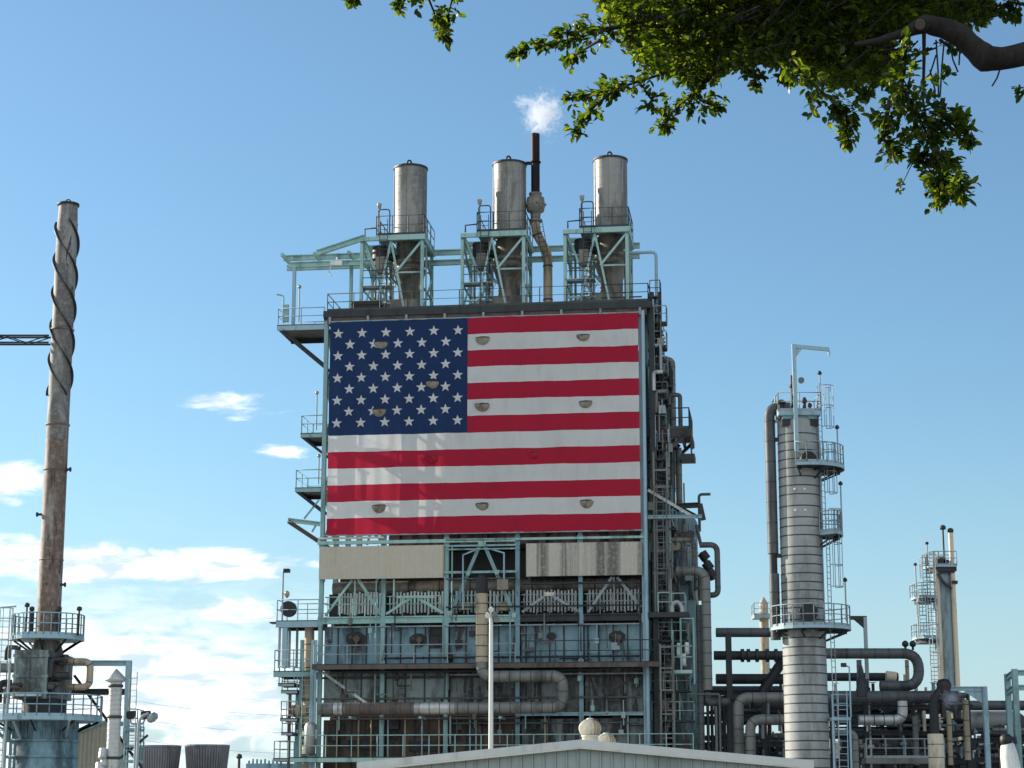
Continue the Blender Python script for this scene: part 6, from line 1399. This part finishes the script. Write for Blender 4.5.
# twigs, thin side limbs and hanging aerial roots
for pts, r_ in (([(860, 45), (800, 38), (720, 30), (640, 26)], .020), ([(918, 28), (900, 42), (884, 56)], .012), ([(924, 26), (924, 60), (923, 100), (930, 140)], .016), ([(916, 27), (895, 45), (880, 52), (840, 70)], .010), ([(800, 38), (820, 10), (840, -60)], .02), ([(720, 30), (715, 70), (690, 95)], .012), ([(720, 30), (690, 0), (640, -60)], .015)):
    w = [P(x, y, 13.95+.03*i) for i, (x, y) in enumerate(pts)]; TW.tube(w, [r_*(1-.6*i/(len(w)-1)) for i in range(len(w))], 7)
for pts in ([(936, 40), (938, 70), (938.5, 98)], [(944, 42), (942, 65), (940, 97)], [(949, 40), (953, 60), (958, 72)], [(960, 45), (959, 65)], [(930, 70), (935, 90), (935, 99)], [(1001, 66), (997, 78), (992, 86)], [(936, 55), (930, 74), (924, 80)], [(872, 80), (874, 96)], [(884, 82), (890, 92)]):
    TW.tube([P(x, y, 13.95) for x, y in pts], .0065, 5)
build(TW, 'twigs', M['bark'], tree)

# ================================================================== STEAM
def steam(c, rx, ry, rz, dens, label, tilt=(0, 0), seed=0, sc=2.2, sharp=.12):
    bm = bmesh.new(); bmesh.ops.create_icosphere(bm, subdivisions=3, radius=1.0)
    me = bpy.data.meshes.new('steam_puff'); bm.to_mesh(me); bm.free()
    o = bpy.data.objects.new('steam_puff', me); COL.objects.link(o); o.location = c; o.scale = (rx, ry, rz); o.rotation_euler = (0, tilt[0], 0)
    mt = bpy.data.materials.new('steam'); mt.use_nodes = True; t = NT(mt.node_tree); t.n.remove(t.n['Principled BSDF'])
    pv = t.new('ShaderNodeVolumePrincipled'); pv.inputs['Color'].default_value = (.98, .98, 1, 1); pv.inputs['Anisotropy'].default_value = .2
    tc = t.new('ShaderNodeTexCoord').outputs['Object']
    ln = t.new('ShaderNodeVectorMath', operation='LENGTH'); t.link(tc, ln.inputs[0])
    ad = t.new('ShaderNodeVectorMath', operation='ADD'); t.link(tc, ad.inputs[0]); ad.inputs[1].default_value = (seed, seed*1.7, 0)
    n = t.noise(ad.outputs[0], sc, 7, .66, 1.1)
    fall = t.math('SUBTRACT', 1.0, ln.outputs[1], clamp=True)
    v = t.step(t.math('ADD', n, t.math('MULTIPLY', fall, .46)), .68, .68+sharp*2)
    t.link(t.math('MULTIPLY', v, dens), pv.inputs['Density']); t.link(pv.outputs[0], t.n['Material Output'].inputs['Volume'])
    me.materials.append(mt)
    o['label'] = label; o['category'] = 'steam'; return o
yv = (B.M @ V((ut, vw, 0))).y
steam(P(542.5, 114, yv), 2.2, 1.1, 2.4, 1.7, 'bright white steam puff rising from the black vent pipe', (.3, 0), 3, 3.4)
steam(P(526, 101, yv), 1.4, .7, .7, .9, 'faint wisp of steam drifting left of the bright puff', (0, 0), 7, 2.0)
steam(P(253, 742, 232), .75, .7, 2.6, 1.0, 'thin upright white steam wisp on the horizon left of the furnace building', (.18, 0), 5, 1.6)
steam(P(951, 699, YQ-8), 1.0, .8, .9, .9, 'small steam leak drifting in front of the pipes at the right', (.3, 0), 2, 1.8)
steam(P(172, 738, 258), 2.2, 2, 1.8, .35, 'soft steam cloud above the left cooling tower', (0, 0), 9, 1.5)

# ================================================================== SKY, SUN, CAMERA
SUN_AZ, SUN_EL = R(-64), R(21)
w = bpy.data.worlds.new('World'); scene.world = w; w.use_nodes = True
t = NT(w.node_tree); bg = t.n['Background']
sky = t.new('ShaderNodeTexSky'); sky.sky_type = 'NISHITA'; sky.sun_disc = False
sky.sun_elevation = SUN_EL; sky.sun_rotation = SUN_AZ; sky.altitude = 0; sky.air_density = 1.0; sky.dust_density = .6; sky.ozone_density = 2.4
dirv = t.new('ShaderNodeTexCoord').outputs['Generated']
sp = t.new('ShaderNodeSeparateXYZ'); t.link(dirv, sp.inputs[0])
az = t.math('ARCTAN2', sp.outputs[0], sp.outputs[1]); el = t.math('ARCSINE', sp.outputs[2])
def azel(px, py): d = ray(px, py).normalized(); return math.atan2(d.x, d.y), math.asin(d.z)
mask = None
# banks of cloud where they stand in the sky (bearing, height, extent)
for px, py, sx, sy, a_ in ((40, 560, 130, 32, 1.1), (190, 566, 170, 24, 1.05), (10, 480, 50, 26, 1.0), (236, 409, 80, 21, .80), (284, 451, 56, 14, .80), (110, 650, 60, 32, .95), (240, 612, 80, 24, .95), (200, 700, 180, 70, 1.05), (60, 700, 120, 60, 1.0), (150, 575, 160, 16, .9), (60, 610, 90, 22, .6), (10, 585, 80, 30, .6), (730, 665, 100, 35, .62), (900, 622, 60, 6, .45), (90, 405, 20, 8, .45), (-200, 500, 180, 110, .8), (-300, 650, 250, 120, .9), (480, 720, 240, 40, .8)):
    A, E = azel(px, py); sa, se = sx/FPX, sy/FPX
    u = t.math('DIVIDE', t.math('SUBTRACT', az, A), sa); v = t.math('DIVIDE', t.math('SUBTRACT', el, E), se)
    g_ = t.math('MULTIPLY', t.math('EXPONENT', t.math('MULTIPLY', t.math('ADD', t.math('MULTIPLY', u, u), t.math('MULTIPLY', v, v)), -1.0)), a_)
    mask = g_ if mask is None else t.math('MAXIMUM', mask, g_)
cv = t.new('ShaderNodeCombineXYZ'); t.link(t.math('MULTIPLY', az, 21), cv.inputs[0]); t.link(t.math('MULTIPLY', el, 66), cv.inputs[1]); cv.inputs[2].default_value = 1.7
rear_fill = t.math('MULTIPLY', t.step(t.math('MULTIPLY', sp.outputs[1], -1.0), -.05, .45), .80)  # unseen cloud cover added behind the camera to light the facade front
mask = t.math('MAXIMUM', mask, rear_fill)
nz = t.noise(cv.outputs[0], 1.0, 9, .62, .7)
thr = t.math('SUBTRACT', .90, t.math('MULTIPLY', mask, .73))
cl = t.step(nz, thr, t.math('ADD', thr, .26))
vu = t.math('DIVIDE', t.math('SUBTRACT', az, azel(110, 690)[0]), 230/FPX); vv = t.math('DIVIDE', t.math('SUBTRACT', el, azel(110, 690)[1]), 80/FPX)
veil = t.math('MULTIPLY', t.math('EXPONENT', t.math('MULTIPLY', t.math('ADD', t.math('MULTIPLY', vu, vu), t.math('MULTIPLY', vv, vv)), -1.0)), t.step(nz, .22, .55))
cl = t.math('MAXIMUM', cl, t.math('MULTIPLY', veil, .95))
nz2 = t.noise(cv.outputs[0], 1.9, 5, .55, .4)
ccol = t.mix(t.step(nz2, .36, .60), (4.9, 5.8, 6.4), (9.8, 9.9, 9.8))
hs = t.new('ShaderNodeHueSaturation'); hs.inputs['Saturation'].default_value = .93; hs.inputs['Value'].default_value = 1.0; tint = t.new('ShaderNodeMix', data_type='RGBA', blend_type='MULTIPLY'); tint.inputs[0].default_value = 1; t.link(sky.outputs[0], tint.inputs[6]); tint.inputs[7].default_value = (.72, 1.0, 1.08, 1); eh = t.math('DIVIDE', el, .11); hz = t.math('MULTIPLY', t.math('EXPONENT', t.math('MULTIPLY', t.math('MULTIPLY', eh, eh), -1.0)), .8); t.link(t.mix(hz, tint.outputs[2], (3.55, 4.75, 5.3)), hs.inputs['Color'])
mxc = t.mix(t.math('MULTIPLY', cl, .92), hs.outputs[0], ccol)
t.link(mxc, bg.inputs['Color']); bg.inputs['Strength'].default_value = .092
sun = bpy.data.lights.new('sun', 'SUN'); sun.energy = 4.8; sun.angle = R(.5); sun.color = (1, .89, .74)
so = bpy.data.objects.new('sun', sun); COL.objects.link(so)
sd = V((math.sin(SUN_AZ)*math.cos(SUN_EL), math.cos(SUN_AZ)*math.cos(SUN_EL), math.sin(SUN_EL)))
so.rotation_euler = (-sd).to_track_quat('-Z', 'Y').to_euler(); so.location = (-60, 40, 80)
cam = bpy.data.cameras.new('camera'); co = bpy.data.objects.new('camera', cam); COL.objects.link(co)
cam.sensor_width = 36; cam.lens = 36*FPX/1024; cam.clip_start = .1; cam.clip_end = 9000
co.location = EYE; co.rotation_euler = (math.pi/2+PITCH, 0, 0); scene.camera = co
vs_ = scene.view_settings; vs_.view_transform = 'Standard'; vs_.look = 'None'; vs_.gamma = 1; vs_.use_curve_mapping = False; vs_.exposure = .76
scene.render.resolution_x = 1024; scene.render.resolution_y = 768
scene.cycles.volume_bounces = 8
